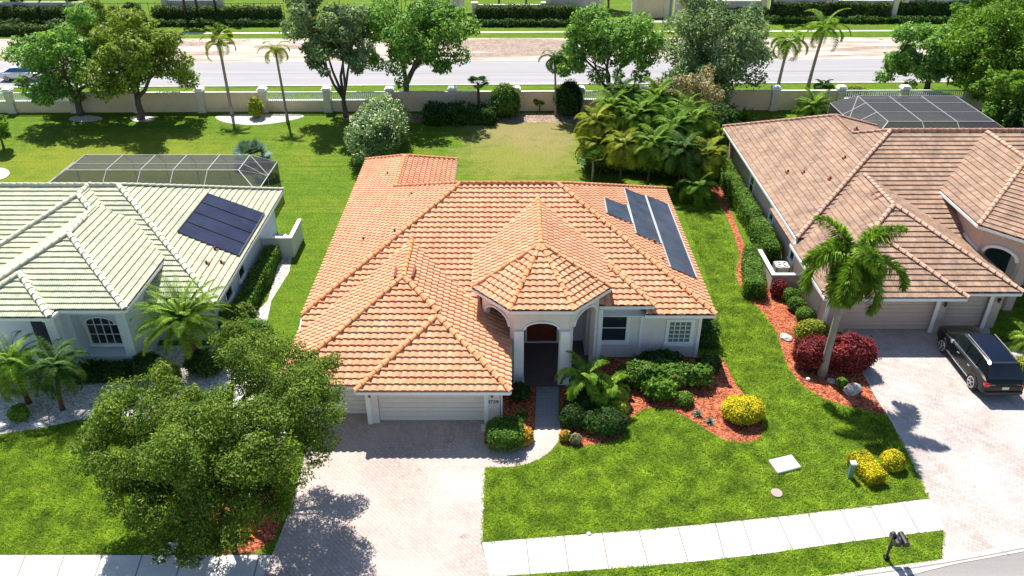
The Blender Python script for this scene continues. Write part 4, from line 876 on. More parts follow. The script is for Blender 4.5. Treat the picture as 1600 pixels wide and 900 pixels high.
# ================================================================= VEHICLES
def loft_car(t, st_, paint, glass, side_rng, rear_rng, wind_rng, roofmat=None):
    """st_: stations (y, zb, w, zbelt, wt, zt). Body shell, windows as their own meshes"""
    rings = []
    for (y, zb, w, zbt, wt, zt) in st_:
        half = [(0, zb), (w * .82, zb), (w * .98, zb + .13), (w, (zb + zbt) / 2), (w * .97, zbt), (w * .95 * .6 + wt * .4, zbt + (zt - zbt) * .12), (wt * 1.0, zt - (zt - zbt) * .12), (wt * .82, zt - .015), (0, zt + .015)]
        rings.append([(y, a, b) for a, b in half])
    parts = {}
    def put(nm, vs_): parts.setdefault(nm, MB()).add(vs_, [(0, 1, 2, 3)])
    for i in range(len(rings) - 1):
        ym = (st_[i][0] + st_[i+1][0]) / 2
        for k in range(8):
            nm = 'body'
            if k == 5 and side_rng[0] < ym < side_rng[1]: nm = 'side_window'
            if k in (5, 6, 7) and rear_rng[0] < ym < rear_rng[1] and k > 5: nm = 'rear_window'
            if k in (6, 7) and wind_rng[0] < ym < wind_rng[1]: nm = 'windscreen'
            if roofmat and k == 7 and rear_rng[1] < ym < wind_rng[0]: nm = 'roof_panel'
            for s in (-1, 1):
                put(nm + ('_' if s < 0 and nm == 'side_window' else ''), [(s * rings[a][b][1], rings[a][b][0], rings[a][b][2]) for a, b in ((i, k), (i+1, k), (i+1, k+1), (i, k+1))])
    for rg in (rings[0], rings[-1]):
        pts = [(p[1], p[0], p[2]) for p in rg] + [(-p[1], p[0], p[2]) for p in rg[::-1][1:-1]]; parts['body'].add(pts, [tuple(range(len(pts)))])
    for nm, mb in parts.items():
        nm = nm.rstrip('_')
        me = bpy.data.meshes.new(nm); me.from_pydata(mb.v, [], mb.f); bm = bmesh.new(); bm.from_mesh(me); bmesh.ops.remove_doubles(bm, verts=bm.verts, dist=.001); bmesh.ops.recalc_face_normals(bm, faces=bm.faces); bm.to_mesh(me); bm.free()
        o = link(nm, me, M[glass] if 'wind' in nm else (M[roofmat] if nm == 'roof_panel' else M[paint]), t, True)
        if nm == 'body':
            mo = o.modifiers.new('s', 'EDGE_SPLIT'); mo.split_angle = R(38)
def wheel(t, x, y, rad, wd_):
    s = 1 if x > 0 else -1; m = MB(); m.tube([(x - s * wd_, y, rad), (x - s * .02, y, rad), (x, y, rad)], [rad, rad, rad * .93], 24); w = m.build('wheel', M['tyre'], t)
    m = MB(); m.tube([(x + s * .002, y, rad), (x + s * .012, y, rad)], rad * .16, 10)
    for k in range(5):
        a = k * 2 * math.pi / 5; m.bar((x + s * .008, y + math.cos(a) * .04, rad + math.sin(a) * .04), (x + s * .008, y + math.cos(a) * rad * .66, rad + math.sin(a) * rad * .66), .085, .03)
    for k in range(20):
        a, b = k * math.pi / 10, (k + 1) * math.pi / 10; m.bar((x + s * .006, y + math.cos(a) * rad * .68, rad + math.sin(a) * rad * .68), (x + s * .006, y + math.cos(b) * rad * .68, rad + math.sin(b) * rad * .68), .03, .045)
    m.build('rim', M['rim'], w)
LOCAL[0] = 1
t = thing('parked_car', 'black four door family car parked on the grey paver driveway at the right edge', 'car', (23.36, 29.75, 0.015), 0.0)
st_ = [(0.0, .42, .80, .72, .76, .86), (.06, .34, .93, .86, .86, 1.0), (.16, .30, .97, 1.02, .86, 1.14), (.34, .30, .985, 1.06, .80, 1.42), (.58, .30, .99, 1.07, .74, 1.70), (.80, .30, .995, 1.07, .72, 1.745),
       (1.3, .27, 1.0, 1.06, .715, 1.77), (1.9, .26, 1.0, 1.05, .72, 1.785), (2.5, .26, 1.0, 1.04, .72, 1.775), (2.95, .27, 1.0, 1.04, .71, 1.72), (3.35, .28, .995, 1.05, .74, 1.46), (3.72, .29, .99, 1.03, .82, 1.16),
       (3.95, .3, .985, 1.0, .85, 1.10), (4.4, .3, .96, .95, .82, 1.03), (4.75, .33, .90, .86, .74, .94), (4.93, .4, .76, .72, .62, .78)]
loft_car(t, st_, 'car_black', 'carglass', (.75, 3.3), (.16, .6), (2.9, 3.7), 'car_roof')
for x in (-1.0, 1.0):
    for y in (.98, 3.86): wheel(t, x * 1.0, y, .37, .24)
    m = MB()
    for y in (.98, 3.86):
        for k in range(12):
            a, b = k * math.pi / 12, (k + 1) * math.pi / 12; m.bar((x * .995, y + math.cos(a) * .43, .37 + math.sin(a) * .43), (x * .995, y + math.cos(b) * .43, .37 + math.sin(b) * .43), .03, .06)
    m.build('wheel_arch', M['black'], t)
    m = MB(); m.bar((x * .655, .82, 1.785), (x * .66, 2.75, 1.80), .03, .03); m.build('roof_rail', M['grey_metal'], t)
    m = MB(); m.box((min(x * .90, x * 1.07), 3.12, 1.0), (max(x * .90, x * 1.07), 3.28, 1.17)); m.build('mirror', M['chrome'], t, bevel=.03)
    m = MB(); m.bar((x * .905, 1.0, 1.13), (x * .93, 3.1, 1.11), .02, .02); m.bar((x * 1.002, 1.35, .42), (x * 1.002, 3.4, .42), .02, .045); m.build('side_trim', M['chrome'], t)
    for y in (1.45, 2.45):
        m = MB(); m.box((min(x * .985, x * 1.02), y, .90), (max(x * .985, x * 1.02), y + .17, .93)); m.build('door_handle', M['chrome'], t)
    m = MB()
    for y in (1.2, 2.15, 3.05): m.bar((x * 1.0, y, .4), (x * .985, y, 1.03), .012, .012)
    for y in (1.25, 2.2): m.bar((x * .90, y, 1.1), (x * .745, y, 1.66), .05, .03)
    m.build('door_seam', M['black'], t)
    m = MB(); m.box((min(x * .70, x * .975), .015, .78), (max(x * .70, x * .975), .26, .99)); m.build('tail_light', M['redlight'], t, bevel=.04)
m = MB(); m.box((-.70, .03, .885), (.70, .075, .925)); m.build('tailgate_trim', M['chrome'], t)
m = MB(); m.box((-.16, -.02, .70), (.16, .03, .83)); m.build('licence_plate', M['plate'], t)
m = MB(); m.box((-.88, -.06, .42), (.88, .04, .60)); m.build('bumper', M['black'], t, bevel=.03)
m = MB(); m.box((-.66, .50, 1.72), (.66, .68, 1.765)); m.build('spoiler', M['black'], t, bevel=.02)
pc = G(6, 124)
t2 = thing('passing_car', 'white saloon with a blue windscreen on the far road at the left edge', 'car', (pc.x, pc.y, 0.02), R(-88))
st2 = [(0, .4, .7, .6, .66, .72), (.1, .28, .86, .78, .78, .9), (.7, .22, .9, .86, .72, 1.0), (1.3, .22, .91, .88, .60, 1.36), (1.9, .22, .91, .88, .60, 1.42), (2.6, .22, .91, .88, .60, 1.38), (3.3, .22, .9, .87, .70, 1.0), (4.2, .24, .87, .78, .70, .82), (4.6, .36, .72, .6, .6, .66)]
loft_car(t2, st2, 'car_white', 'blueglass', (.8, 3.2), (.7, 1.3), (2.6, 3.3))
for x in (-.9, .9):
    for y in (.85, 3.7): wheel(t2, x, y, .32, .2)
t.scale = (1, 1.06, 1.06)
LOCAL[0] = 0

# ================================================================= STREET FURNITURE, SMALL THINGS
p = G(1384, 874); t = thing('mailbox', 'twin black mailboxes on a black post on the grass verge at lower right', 'mailbox', tuple(p))
m = MB(); m.tube([p, p + Vector((0, 0, 1.25)), p + Vector((0, 0, 1.32)), p + Vector((0, 0, 1.42))], [.05, .05, .07, .015], 10); m.box((p.x - .09, p.y - .09, 0), (p.x + .09, p.y + .09, .18)); m.tube([p + Vector((0, 0, .62)), p + Vector((0, 0, .72))], .075, 10)
m.bar(p + Vector((-.02, 0, .98)), p + Vector((.46, 0, .98)), .05, .06); m.bar(p + Vector((0, 0, .7)), p + Vector((.3, 0, .96)), .04, .04); m.build('post', M['black'], t)
for dx in (0.08, 0.38):
    m = MB(); pr = [(-.11, 1.02), (.11, 1.02)] + [(math.cos(a) * .11, 1.15 + math.sin(a) * .1) for a in [k * math.pi / 8 for k in range(9)]]
    n = len(pr); cx = p.x + dx; vs_ = [(cx + a, p.y - .3, b) for a, b in pr] + [(cx + a, p.y + .26, b) for a, b in pr]
    m.add(vs_, [tuple(range(n))[::-1], tuple(range(n, 2*n))] + [(i, (i+1) % n, n + (i+1) % n, n + i) for i in range(n)]); o = m.build('letter_box', M['black'], t)
    m = MB(); m.box((cx + .112, p.y - .12, 1.1), (cx + .125, p.y - .02, 1.24)); m.build('flag', M['redlight'] if dx > .3 else M['grey_metal'], o)
p = G(1327, 746); t = thing('utility_post', 'short green marker post with a white cap beside the long yellow shrub', 'post', tuple(p)); m = MB(); m.box((p.x - .1, p.y - .1, 0), (p.x + .1, p.y + .1, .78)); m.build('post', plain('green_post', (0.16, 0.26, 0.20)), t, bevel=.015)
m = MB(); m.box((p.x - .12, p.y - .12, .782), (p.x + .12, p.y + .12, .88)); m.build('cap', M['white'], t, bevel=.02)
m = MB(); m.prism(gp([(1200, 722), (1236, 713.5), (1251, 733), (1215, 742.5)]), 0, .14); tag(m.build('utility_box', M['walk'], bevel=.02), 'flat white concrete utility slab lying in the front lawn', 'utility cover')
p = G(1213, 772); m = MB(); m.tube([(p.x, p.y, 0), (p.x, p.y, .09)], .24, 18); tag(m.build('drain_cover', plain('pinkish_cover', (0.36, 0.26, 0.24))), 'small round pinkish ground cover in the lawn near the pavement', 'ground cover')
p = G(920, 835); m = MB(); m.tube([(p.x, p.y, 0), (p.x, p.y, .07)], .09, 14); tag(m.build('drain_cover', M['conc']), 'tiny round grey cover at the edge of the lawn and pavement', 'ground cover')
p = G(755, 672); m = MB(); m.box((p.x - .1, p.y - .2, .02), (p.x + .1, p.y + .3, .1)); tag(m.build('downspout_block', M['walk']), 'small pale splash block at the garage corner beside the hedge', 'splash block')
LOCAL[0] = 1
def rock(label, px, py, s, seed, mat='rock'):
    rg = random.Random(seed); bm = bmesh.new(); bmesh.ops.create_icosphere(bm, subdivisions=2, radius=1)
    for v in bm.verts: v.co *= rg.uniform(.8, 1.15); v.co.x *= s[0]; v.co.y *= s[1]; v.co.z = v.co.z * s[2] + s[2] * .5
    me = bpy.data.meshes.new('rock'); bm.to_mesh(me); bm.free(); o = link('rock', me, M[mat]); o.location = G(px, py); o.rotation_euler.z = rg.uniform(0, 3); tag(o, label, 'rock')
rock('large pale rock between the crimson shrub and the grey driveway', 1330, 612, (.5, .33, .28), 1); rock('small white rock left of the palm trunk in the red mulch', 1262, 594, (.13, .12, .1), 2, 'walk')
rock('flat pale rocks by the lawn edge left of the crimson shrub', 1228, 528, (.36, .3, .12), 3); rock('flat pinkish rock below the crimson shrub', 1298, 597, (.22, .2, .12), 4)
rock('pale rock at the foot of the big front oak', 267, 858, (.3, .25, .15), 5, 'walk'); rock('small white rock under the low tan screen wall', 1259, 474, (.2, .16, .14), 6, 'walk')
rock('pink rock at the foot of the big front oak near the pavement', 297, 855, (.25, .2, .14), 7)
LOCAL[0] = 0
p = G(1046, 27); m = MB(); m.tube([(p.x, p.y, 0), (p.x, p.y, 9)], [.28, .16], 10); t = thing('street_lamp', 'tall pale lamp post rising past the top edge across the road', 'street lamp', tuple(p)); m.build('pole', M['grey_metal'], t)
m = MB(); m.bar((p.x, p.y, 8.9), (p.x, p.y - 2.2, 9.2), .12, .12); m.box((p.x - .2, p.y - 2.9, 9.1), (p.x + .2, p.y - 2.1, 9.25)); m.build('lamp_head', M['grey_metal'], t)

# ================================================================= VEGETATION
LOCAL[0] = 1
def wig(rng, p, q, k, amt):
    p, q = Vector(p), Vector(q); out = []
    for i in range(k + 1):
        t = i / k; v = p.lerp(q, t)
        if 0 < i < k: v += Vector(rng.normal(size=3)) * amt
        out.append(v)
    return out
def tree(label, cat, base, cz, rad, ncl, nlf, lsize, mat, tr=0.2, fork=1.6, cx=(0, 0), seed=0, bark='bark', group=None, name='tree', nlimb=14, clr=.3, inner=.3, low=-0.75, aspect=.5, lobes=None):
    rng = np.random.default_rng(seed); b = Vector(base); t = thing(name, label, cat, (b.x, b.y, 0), 0, group)
    rx, ry, rz = rad; cc = np.array([cx[0], cx[1], cz]); cs, rs = [], []
    if lobes is None:
        auto = True; lobes = []; nl = max(6, ncl // 3)
        for i in range(nl * 20):
            if len(lobes) >= nl: break
            d = rng.normal(size=3); d /= np.linalg.norm(d)
            if d[2] < low: continue
            c = cc + d * rng.uniform(.35, .78) * np.array([rx, ry, rz]); lr = min(rx, rz) * rng.uniform(.26, .44)
            if any(np.linalg.norm(c - q[:3]) < .5 * (lr + q[3]) for q in lobes) and i < nl * 12: continue
            lobes.append((*c, lr))
    else: auto = False
    per = max(4, int(ncl / len(lobes)))
    if auto:
        for j in range(ncl // 3):
            d = rng.normal(size=3); d /= np.linalg.norm(d); cs.append(cc + d * rng.uniform(.2, .88) * np.array([rx, ry, rz]) * np.array([1, 1, .9])); rs.append(min(rx, rz) * rng.uniform(.1, .22))
    for q in lobes:
        for j in range(per):
            d = rng.normal(size=3); d /= np.linalg.norm(d); d[2] = abs(d[2]) if rng.uniform() < .55 else d[2]
            cs.append(np.array(q[:3]) + d * q[3] * rng.uniform(.4, .95)); rs.append(q[3] * (rng.uniform(.4, .7) if auto else rng.uniform(.2, .4)))
    cs, rs = np.array(cs), np.array(rs)
    m = MB(); fk = Vector((cx[0] * .15, cx[1] * .15, fork)); m.tube(wig(rng, (0, 0, -.1), fk, 3, tr * .15), [tr * 1.35, tr * 1.05, tr * .95, tr * .9], 10)
    nm = 4 + int(rng.integers(0, 2)); mains = []
    for k in range(nm):
        a = 2 * math.pi * (k + rng.uniform(-.25, .25)) / nm; e = Vector((cc[0] + math.cos(a) * rx * .42, cc[1] + math.sin(a) * ry * .42, cc[2] + rng.uniform(-.15, .25) * rz))
        pts = wig(rng, fk, e, 4, tr * .5); m.tube(pts, [tr * .72, tr * .58, tr * .48, tr * .38, tr * .28], 7); mains.append(pts)
    for i in rng.permutation(len(cs))[:nlimb]:
        c = Vector(cs[i]); pts = min(mains, key=lambda q: (q[3] - c).length); st = pts[int(rng.integers(2, 5))]
        m.tube(wig(rng, st, c, 3, tr * .35), [tr * .3, tr * .22, tr * .14, tr * .05], 5)
    m.build('trunk', M[bark], t, True)
    quads('crown', cloud(cs, rs, nlf, lsize, rng, aspect), M[mat], t); return t
def bush(label, cat, px, py, rad, n, size, mat, seed=0, group=None, z0=0.0, top=None, name='bush', lumps=9, flat_top=False, core='lf_dark', loose=None):
    rng = np.random.default_rng(seed); b = G(px, py); t = thing(name, label, cat, (b.x, b.y, 0), 0, group); rx, ry, rz = rad
    d = rng.normal(size=(n, 3)); d /= np.linalg.norm(d, axis=1, keepdims=True); d[:, 2] = np.where(d[:, 2] < -.55, -d[:, 2], d[:, 2])
    lump = rng.normal(size=(lumps, 3)); lump /= np.linalg.norm(lump, axis=1, keepdims=True)
    k = 1 + .16 * np.max(d @ lump.T, axis=1) ** 3 - .05 + rng.normal(size=n) * .045
    if loose is None: loose = 0.0 if ('clipped' in label or 'round' in label or flat_top) else .32
    if loose:
        sh = rng.normal(size=(46, 3)); sh[:, 2] = np.abs(sh[:, 2]); sh /= np.linalg.norm(sh, axis=1, keepdims=True); amp = rng.uniform(.2, 1, 46) * loose
        k = k + np.max((np.maximum(d @ sh.T, 0) ** 30) * amp, axis=1) * rng.uniform(.3, 1.25, n) - loose * .25
    if flat_top: k = k / np.maximum(np.max(np.abs(d) ** 3, axis=1) ** (1/3) * 1.0, .72) * .86
    cen = d * k[:, None] * np.array([rx, ry, rz]) * rng.uniform(.86, 1.03, n)[:, None] + np.array([0, 0, rz * .8 + z0]); cen[:, 2] = np.maximum(cen[:, 2], .04)
    nor = d * np.array([1 / rx, 1 / ry, 1 / rz]); nor /= np.linalg.norm(nor, axis=1, keepdims=True); nor = nor + rng.normal(size=(n, 3)) * .5 + [0, 0, .3]
    quads('foliage', leaves(cen, nor, size, rng, .6), M[mat], t)
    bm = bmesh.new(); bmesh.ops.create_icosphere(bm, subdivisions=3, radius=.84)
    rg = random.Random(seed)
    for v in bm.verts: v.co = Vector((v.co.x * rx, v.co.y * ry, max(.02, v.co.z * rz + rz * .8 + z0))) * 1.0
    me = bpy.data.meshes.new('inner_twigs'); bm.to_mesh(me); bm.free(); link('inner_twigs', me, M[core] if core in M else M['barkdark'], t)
    if top:
        k = int(n * top[1]); sel = cen[rng.choice(n, k)] * 1.03 + [0, 0, .02]; sel = sel[sel[:, 2] > rz * .5]
        quads('blossom', leaves(sel, rng.normal(size=sel.shape) * .4 + [0, 0, 1], top[2], rng, .9), M[top[0]], t)
    return t
def hedge(label, p, q, w, h, n, size, mat, seed=0, name='hedge', group=None, cat='hedge', rough=.05):
    rng = np.random.default_rng(seed); p, q = Vector(p), Vector(q); d = q - p; L = d.length; t = thing(name, label, cat, (p.x, p.y, 0), math.atan2(d.y, d.x), group)
    a = np.array([L * h, L * h, L * w, w * h, w * h]); f = rng.choice(5, n, p=a / a.sum()); u = rng.uniform(0, 1, n); v = rng.uniform(0, 1, n); c = np.zeros((n, 3)); nr = np.zeros((n, 3))
    for k, (cx_, cy_, cz_, nn) in enumerate(((u*L, -w/2+0*u, v*h, (0,-1,0)), (u*L, w/2+0*u, v*h, (0,1,0)), (u*L, (v-.5)*w, h+0*u, (0,0,1)), (0*u, (u-.5)*w, v*h, (-1,0,0)), (L+0*u, (u-.5)*w, v*h, (1,0,0)))):
        s = f == k; c[s] = np.stack([cx_, cy_, cz_], 1)[s]; nr[s] = nn
    wob = np.sin(c[:, 0] * 1.7 + seed) * np.sin(c[:, 0] * .63 + 1 + c[:, 2]) * rough * 1.6
    c += nr * wob[:, None] + rng.normal(size=(n, 3)) * rough; c[:, 2] = np.maximum(c[:, 2], .03)
    quads('foliage', leaves(c, nr + rng.normal(size=(n, 3)) * .6 + [0, 0, .25], size, rng, .6), M[mat], t)
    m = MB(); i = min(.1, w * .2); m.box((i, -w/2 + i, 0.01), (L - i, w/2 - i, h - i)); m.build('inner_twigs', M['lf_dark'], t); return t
def frond(L, a0, droop, nl, ll, lw, rng, plume=0.0, vee=.35, lt=.5):
    """one frond pointing along +x; returns quads"""
    k = 14; pts = []; x = z = 0.0; a = a0
    for i in range(k + 1): pts.append((x, 0, z)); a -= droop / k * (0.4 + 1.2 * i / k); x += math.cos(a) * L / k; z += math.sin(a) * L / k
    pts = np.array(pts); out = []
    for i in range(k):
        p, q_ = pts[i], pts[i+1]; w = .028 * L / 2 * (1 - i / k * .8); out.append([p + [0, -w, 0], q_ + [0, -w, 0], q_ + [0, w, 0], p + [0, w, 0]])
    s = np.linspace(.12, 1, nl)
    for j, t_ in enumerate(s):
        f = t_ * k; i = min(k - 1, int(f)); p = pts[i] + (pts[i+1] - pts[i]) * (f - i); tg = pts[i+1] - pts[i]; tg /= np.linalg.norm(tg); up = np.array([-tg[2], 0, tg[0]])
        l = ll * (math.sin(math.pi * min(1, t_ * .82 + .14)) ** .6) * rng.uniform(.85, 1.12)
        for sd in (-1, 1):
            th = rng.uniform(-1, 1) * math.pi * plume * .5 + vee
            dr = tg * lt * (.7 + t_ * .6) + np.array([0, sd, 0]) * math.cos(th) + up * math.sin(th); dr /= np.linalg.norm(dr)
            wv = np.cross(dr, up * .6 + tg * .6); wv /= (np.linalg.norm(wv) + 1e-6); wv *= lw / 2
            mid = p + dr * l * .5; tip = p + dr * l + np.array([0, 0, -l * .28])
            out.append([p - wv * .4, mid - wv, mid + wv, p + wv * .4]); out.append([mid - wv, tip - wv * .1, tip + wv * .1, mid + wv])
    return np.array(out)
def palm(label, px, py, h, L, nf, mat, seed=0, tr=.14, lean=(0, 0), a_rng=(75, -25), droop=1.5, nl=34, ll=.5, lw=.05, plume=0., bark='palmbark', cat='palm tree', name='palm_tree', group=None, tube_r=None, shaft=True, base=None, vee=.35):
    rng = np.random.default_rng(seed); b = base if base is not None else G(px, py); t = thing(name, label, cat, (b.x, b.y, 0), 0, group)
    m = MB(); tp = Vector((lean[0], lean[1], h)); pts = [Vector((lean[0] * (k/6) ** 1.5, lean[1] * (k/6) ** 1.5, h * k / 6)) for k in range(7)]
    rad = [tr * 1.5, tr * 1.12, tr, tr * .96, tr * .92, tr * .9, tr * .85]
    m.tube(pts, tube_r or rad, 10); m.build('trunk', M[bark], t, True)
    if shaft: m = MB(); m.tube([tp, tp + Vector((0, 0, .5))], [tr * .9, tr * .45], 8); m.build('crown_shaft', M['lf_palm'], t, True)
    allq = []
    for k in range(nf):
        u = (k + .5) / nf; el = R(a_rng[0] + (a_rng[1] - a_rng[0]) * u ** .85); az = k * 2.39996 + rng.uniform(-.15, .15)
        fq = frond(L * rng.uniform(.88, 1.08), el, droop * rng.uniform(.85, 1.15) * (.7 + .5 * u), nl, ll, lw, rng, plume, vee)
        tw = rng.uniform(-.3, .3); cy, sy = math.cos(tw), math.sin(tw); Y = fq[..., 1] * cy; fq = np.stack([fq[..., 0], Y, fq[..., 2] + fq[..., 1] * sy], -1)
        c_, s_ = math.cos(az), math.sin(az); fq = np.stack([fq[..., 0] * c_ - fq[..., 1] * s_, fq[..., 0] * s_ + fq[..., 1] * c_, fq[..., 2]], -1); allq.append(fq + np.array([tp.x, tp.y, tp.z + (.35 if shaft else 0)]))
    quads('crown', np.concatenate(allq), M[mat], t); return t
def fan_plant(label, px, py, h, L, nf, mat, seed=0, tr=.1, cat='palm tree', name='fan_palm', bark='palmbark', blades=16, group=None, base=None):
    rng = np.random.default_rng(seed); b = base if base is not None else G(px, py); t = thing(name, label, cat, (b.x, b.y, 0), 0, group); out = []
    if h > .1: m = MB(); m.tube([(0, 0, 0), (0.03, 0, h / 2), (0, 0, h)], [tr * 1.2, tr, tr], 8); m.build('trunk', M[bark], t, True)
    for k in range(nf):
        az = k * 2.4; el = R(rng.uniform(-15, 75)); d = Vector((math.cos(az) * math.cos(el), math.sin(az) * math.cos(el), math.sin(el))); o = Vector((0, 0, h)) + d * L * .5; sd = d.cross(Vector((0, 0, 1))).normalized(); up = sd.cross(d)
        out.append([(0, 0, h), tuple(Vector((0, 0, h)) + sd * .02), tuple(o + sd * .02), tuple(o)])
        for j in range(blades):
            th = (j / (blades - 1) - .5) * 3.6; dr = (d * math.cos(th) + sd * math.sin(th) + up * .1).normalized(); w = dr.cross(up).normalized() * L * .045; tip = o + dr * L * .55 * rng.uniform(.85, 1.1) - Vector((0, 0, L * .1))
            md = o + dr * L * .3; out.append([tuple(o), tuple(md - w), tuple(tip), tuple(md + w)])
    quads('crown', np.array(out, dtype=float), M[mat], t); return t
def rosette(label, px, py, n, L, w, mat, seed=0, cat='plant', name='spiky_plant', group=None, h=.0):
    rng = np.random.default_rng(seed); b = G(px, py); out = []
    for k in range(n):
        az = k * 2.4 + rng.uniform(-.2, .2); el = rng.uniform(.15, 1.3); d = np.array([math.cos(az) * math.cos(el), math.sin(az) * math.cos(el), math.sin(el)]); s = np.array([-math.sin(az), math.cos(az), 0]) * w
        l = L * rng.uniform(.8, 1.15); z = np.array([0, 0, h]); out.append([z - s * .4, z + d * l * .5 - s, z + d * l * .5 + s, z + s * .4]); out.append([z + d * l * .5 - s, z + d * l - s * .1 - [0, 0, l * .12], z + d * l + s * .1 - [0, 0, l * .12], z + d * l * .5 + s])
    o = quads(name, np.array(out), M[mat]); o.location = b; tag(o, label, cat, group); return o

# --- big front oak
ob = G(372, 800); LB = []
for x, y, z, rr in ((432, 575, 5.4, 2.2), (485, 640, 4.6, 1.8), (380, 550, 5.2, 1.4), (215, 655, 4.8, 1.8), (182, 712, 3.9, 1.6), (300, 715, 4.9, 2.0), (398, 720, 4.7, 2.1), (245, 785, 3.2, 1.8), (345, 795, 3.1, 1.9), (455, 705, 4.1, 1.7), (275, 620, 4.6, 1.3), (440, 645, 5.3, 1.8), (225, 720, 4.5, 1.7), (175, 668, 4.1, 1.2), (415, 780, 2.9, 1.3), (270, 832, 2.0, 1.3), (350, 650, 4.9, 1.2), (485, 585, 4.6, 1.2), (300, 790, 3.4, 1.6), (210, 775, 3.2, 1.3), (310, 845, 1.7, 1.1), (360, 835, 1.8, .9), (320, 675, 5.2, 1.4), (155, 690, 3.8, 1.0)):
    p = G(x, y, z); LB.append((p.x - ob.x, p.y - ob.y, z, rr))
tree('big round oak on the front lawn shading the left edge of the driveway', 'oak tree', ob, 4.0, (5.0, 4.6, 3.6), 400, 135000, .062, 'lf_oak', .24, 1.5, (-.6, .6), seed=3, nlimb=90, aspect=.42, lobes=LB)
# --- oaks near the boundary wall
def oak(label, px, py, cpx, cpy, rpx, z, mat, seed, squash=.85, ncl=58, n=20000, tr=.28, fork=2.0, ls=.16, ctr=None, **k):
    b = G(px, py); c = atY(cpx, cpy, b.y); rr = rpx * (b.y * ct + (HC - c.z) * st) / F_PX
    return tree(label, 'oak tree', b, c.z, (rr, rr * .9, rr * squash), ncl, n, ls, M and mat, tr, fork, (c.x - b.x, 0), seed, nlimb=26, **k)
oak('leafy oak at the left end of the boundary wall, with a dark trunk', 127, 180, 108, 100, 100, 0, 'lf_oakfar', 11, .82)
oak('yellowish oak before the boundary wall, second from the left', 220, 186, 218, 92, 84, 0, 'lf_oakyel', 12, .95)
oak('slender oak with a forked trunk beside the baluster panels', 541, 183, 520, 62, 82, 0, 'lf_oakgrey', 13, 1.05, fork=1.8, tr=.22, ncl=36)
oak('large round oak rising behind the white flowering shrub', 634, 172, 655, 60, 92, 0, 'lf_oakfar', 14, .95, n=22000, fork=2.4)
oak('spreading oak with bare lower limbs, centre of the boundary wall', 950, 174, 948, 76, 98, 0, 'lf_oakfar', 15, .78, low=-.45, n=20000, tr=.24)
oak('dark green oak right of the spreading oak, behind the twiggy shrub', 1112, 168, 1115, 82, 100, 0, 'lf_oakgrey', 16, .95, n=24000)
oak('broad oak behind the purple grey pool cage', 1446, 150, 1448, 90, 82, 0, 'lf_oakfar', 17, .8, n=20000)
oak('bright green tree in the top right corner', 1572, 170, 1566, 86, 92, 0, 'lf_bright', 18, 1.05, n=24000)
oak('bright tree behind the right end of the pool cage', 1585, 205, 1560, 150, 58, 0, 'lf_bright', 181, 1.0, n=7000, ncl=30, tr=.16)
oak('bushy yellow green tree crown at the top right edge', 1540, 92, 1548, 28, 66, 0, 'lf_bright', 182, .8, n=7000, ncl=30, tr=.16, ls=.2)
oak('small young tree on the left lawn at the left edge', 6, 233, 0, 198, 30, 0, 'lf_bright', 19, 1.1, n=2600, ncl=18, tr=.09, fork=1.0, ls=.11)
oak('bright oak across the road behind the two left oaks', 160, 62, 152, 30, 48, 0, 'lf_oakyel', 20, .8, n=5000, ncl=24, tr=.2, ls=.2)
oak('dark round tree across the road above the second oak', 205, 60, 212, 32, 30, 0, 'lf_dark', 21, .9, n=3000, ncl=16, tr=.15, ls=.2)
oak('small bright sapling on the median left of centre', 345, 66, 345, 52, 22, 0, 'lf_bright', 22, .7, n=1500, ncl=10, tr=.08, fork=.4, ls=.18)
# far trees along the top edge
for i, (px, py, rp, mt, lab) in enumerate(((30, 24, 26, 'lf_far', 'far shade tree at the top left corner'), (110, 20, 30, 'lf_far', 'far tree above the second oak at the top edge'), (470, 22, 34, 'lf_oakyel', 'far tree at the top edge above the slender oak'), (705, 20, 34, 'lf_far', 'far bright tree left of the tall dark hedge at the top edge'),
        (780, 14, 34, 'lf_dark', 'far dark shrub behind the hedge, first from the left at the top centre'), (822, 14, 30, 'lf_dark', 'far dark shrub behind the hedge, second from the left at the top centre'), (950, 16, 34, 'lf_far', 'far tree just left of the pale lamp post'), (1230, 10, 30, 'lf_far', 'far green tree at the top edge over the right hand thin palms'), (1400, 8, 36, 'lf_bright', 'far bright tree at the top edge right of the thin palms'))):
    b = G(px, py); tree(lab, 'tree', b, 3.6, (3.0, 2.4, 2.4), 16, 2400, .24, mt, .16, 1.2, seed=200 + i, nlimb=8)
for i, (px, py, lab) in enumerate(((293, 34, 'thin bare trunk across the road, first of three left of centre'), (313, 33, 'thin bare trunk across the road, second of three left of centre'), (340, 32, 'thin bare trunk across the road, third of three left of centre'), (70, 27, 'grey forked trunk across the road at top left'), (1106, 30, 'forked bare trunk across the road right of the lamp post'), (1203, 27, 'leaning pale trunk across the road above the thin palms'))):
    b = G(px, py); tree(lab, 'tree', b, 8.6, (2.6, 2.2, 1.6), 12, 1500, .22, 'lf_far', .16, 4.6, (0.4 * (-1) ** i, 0), seed=300 + i, bark='barkdark', nlimb=8)
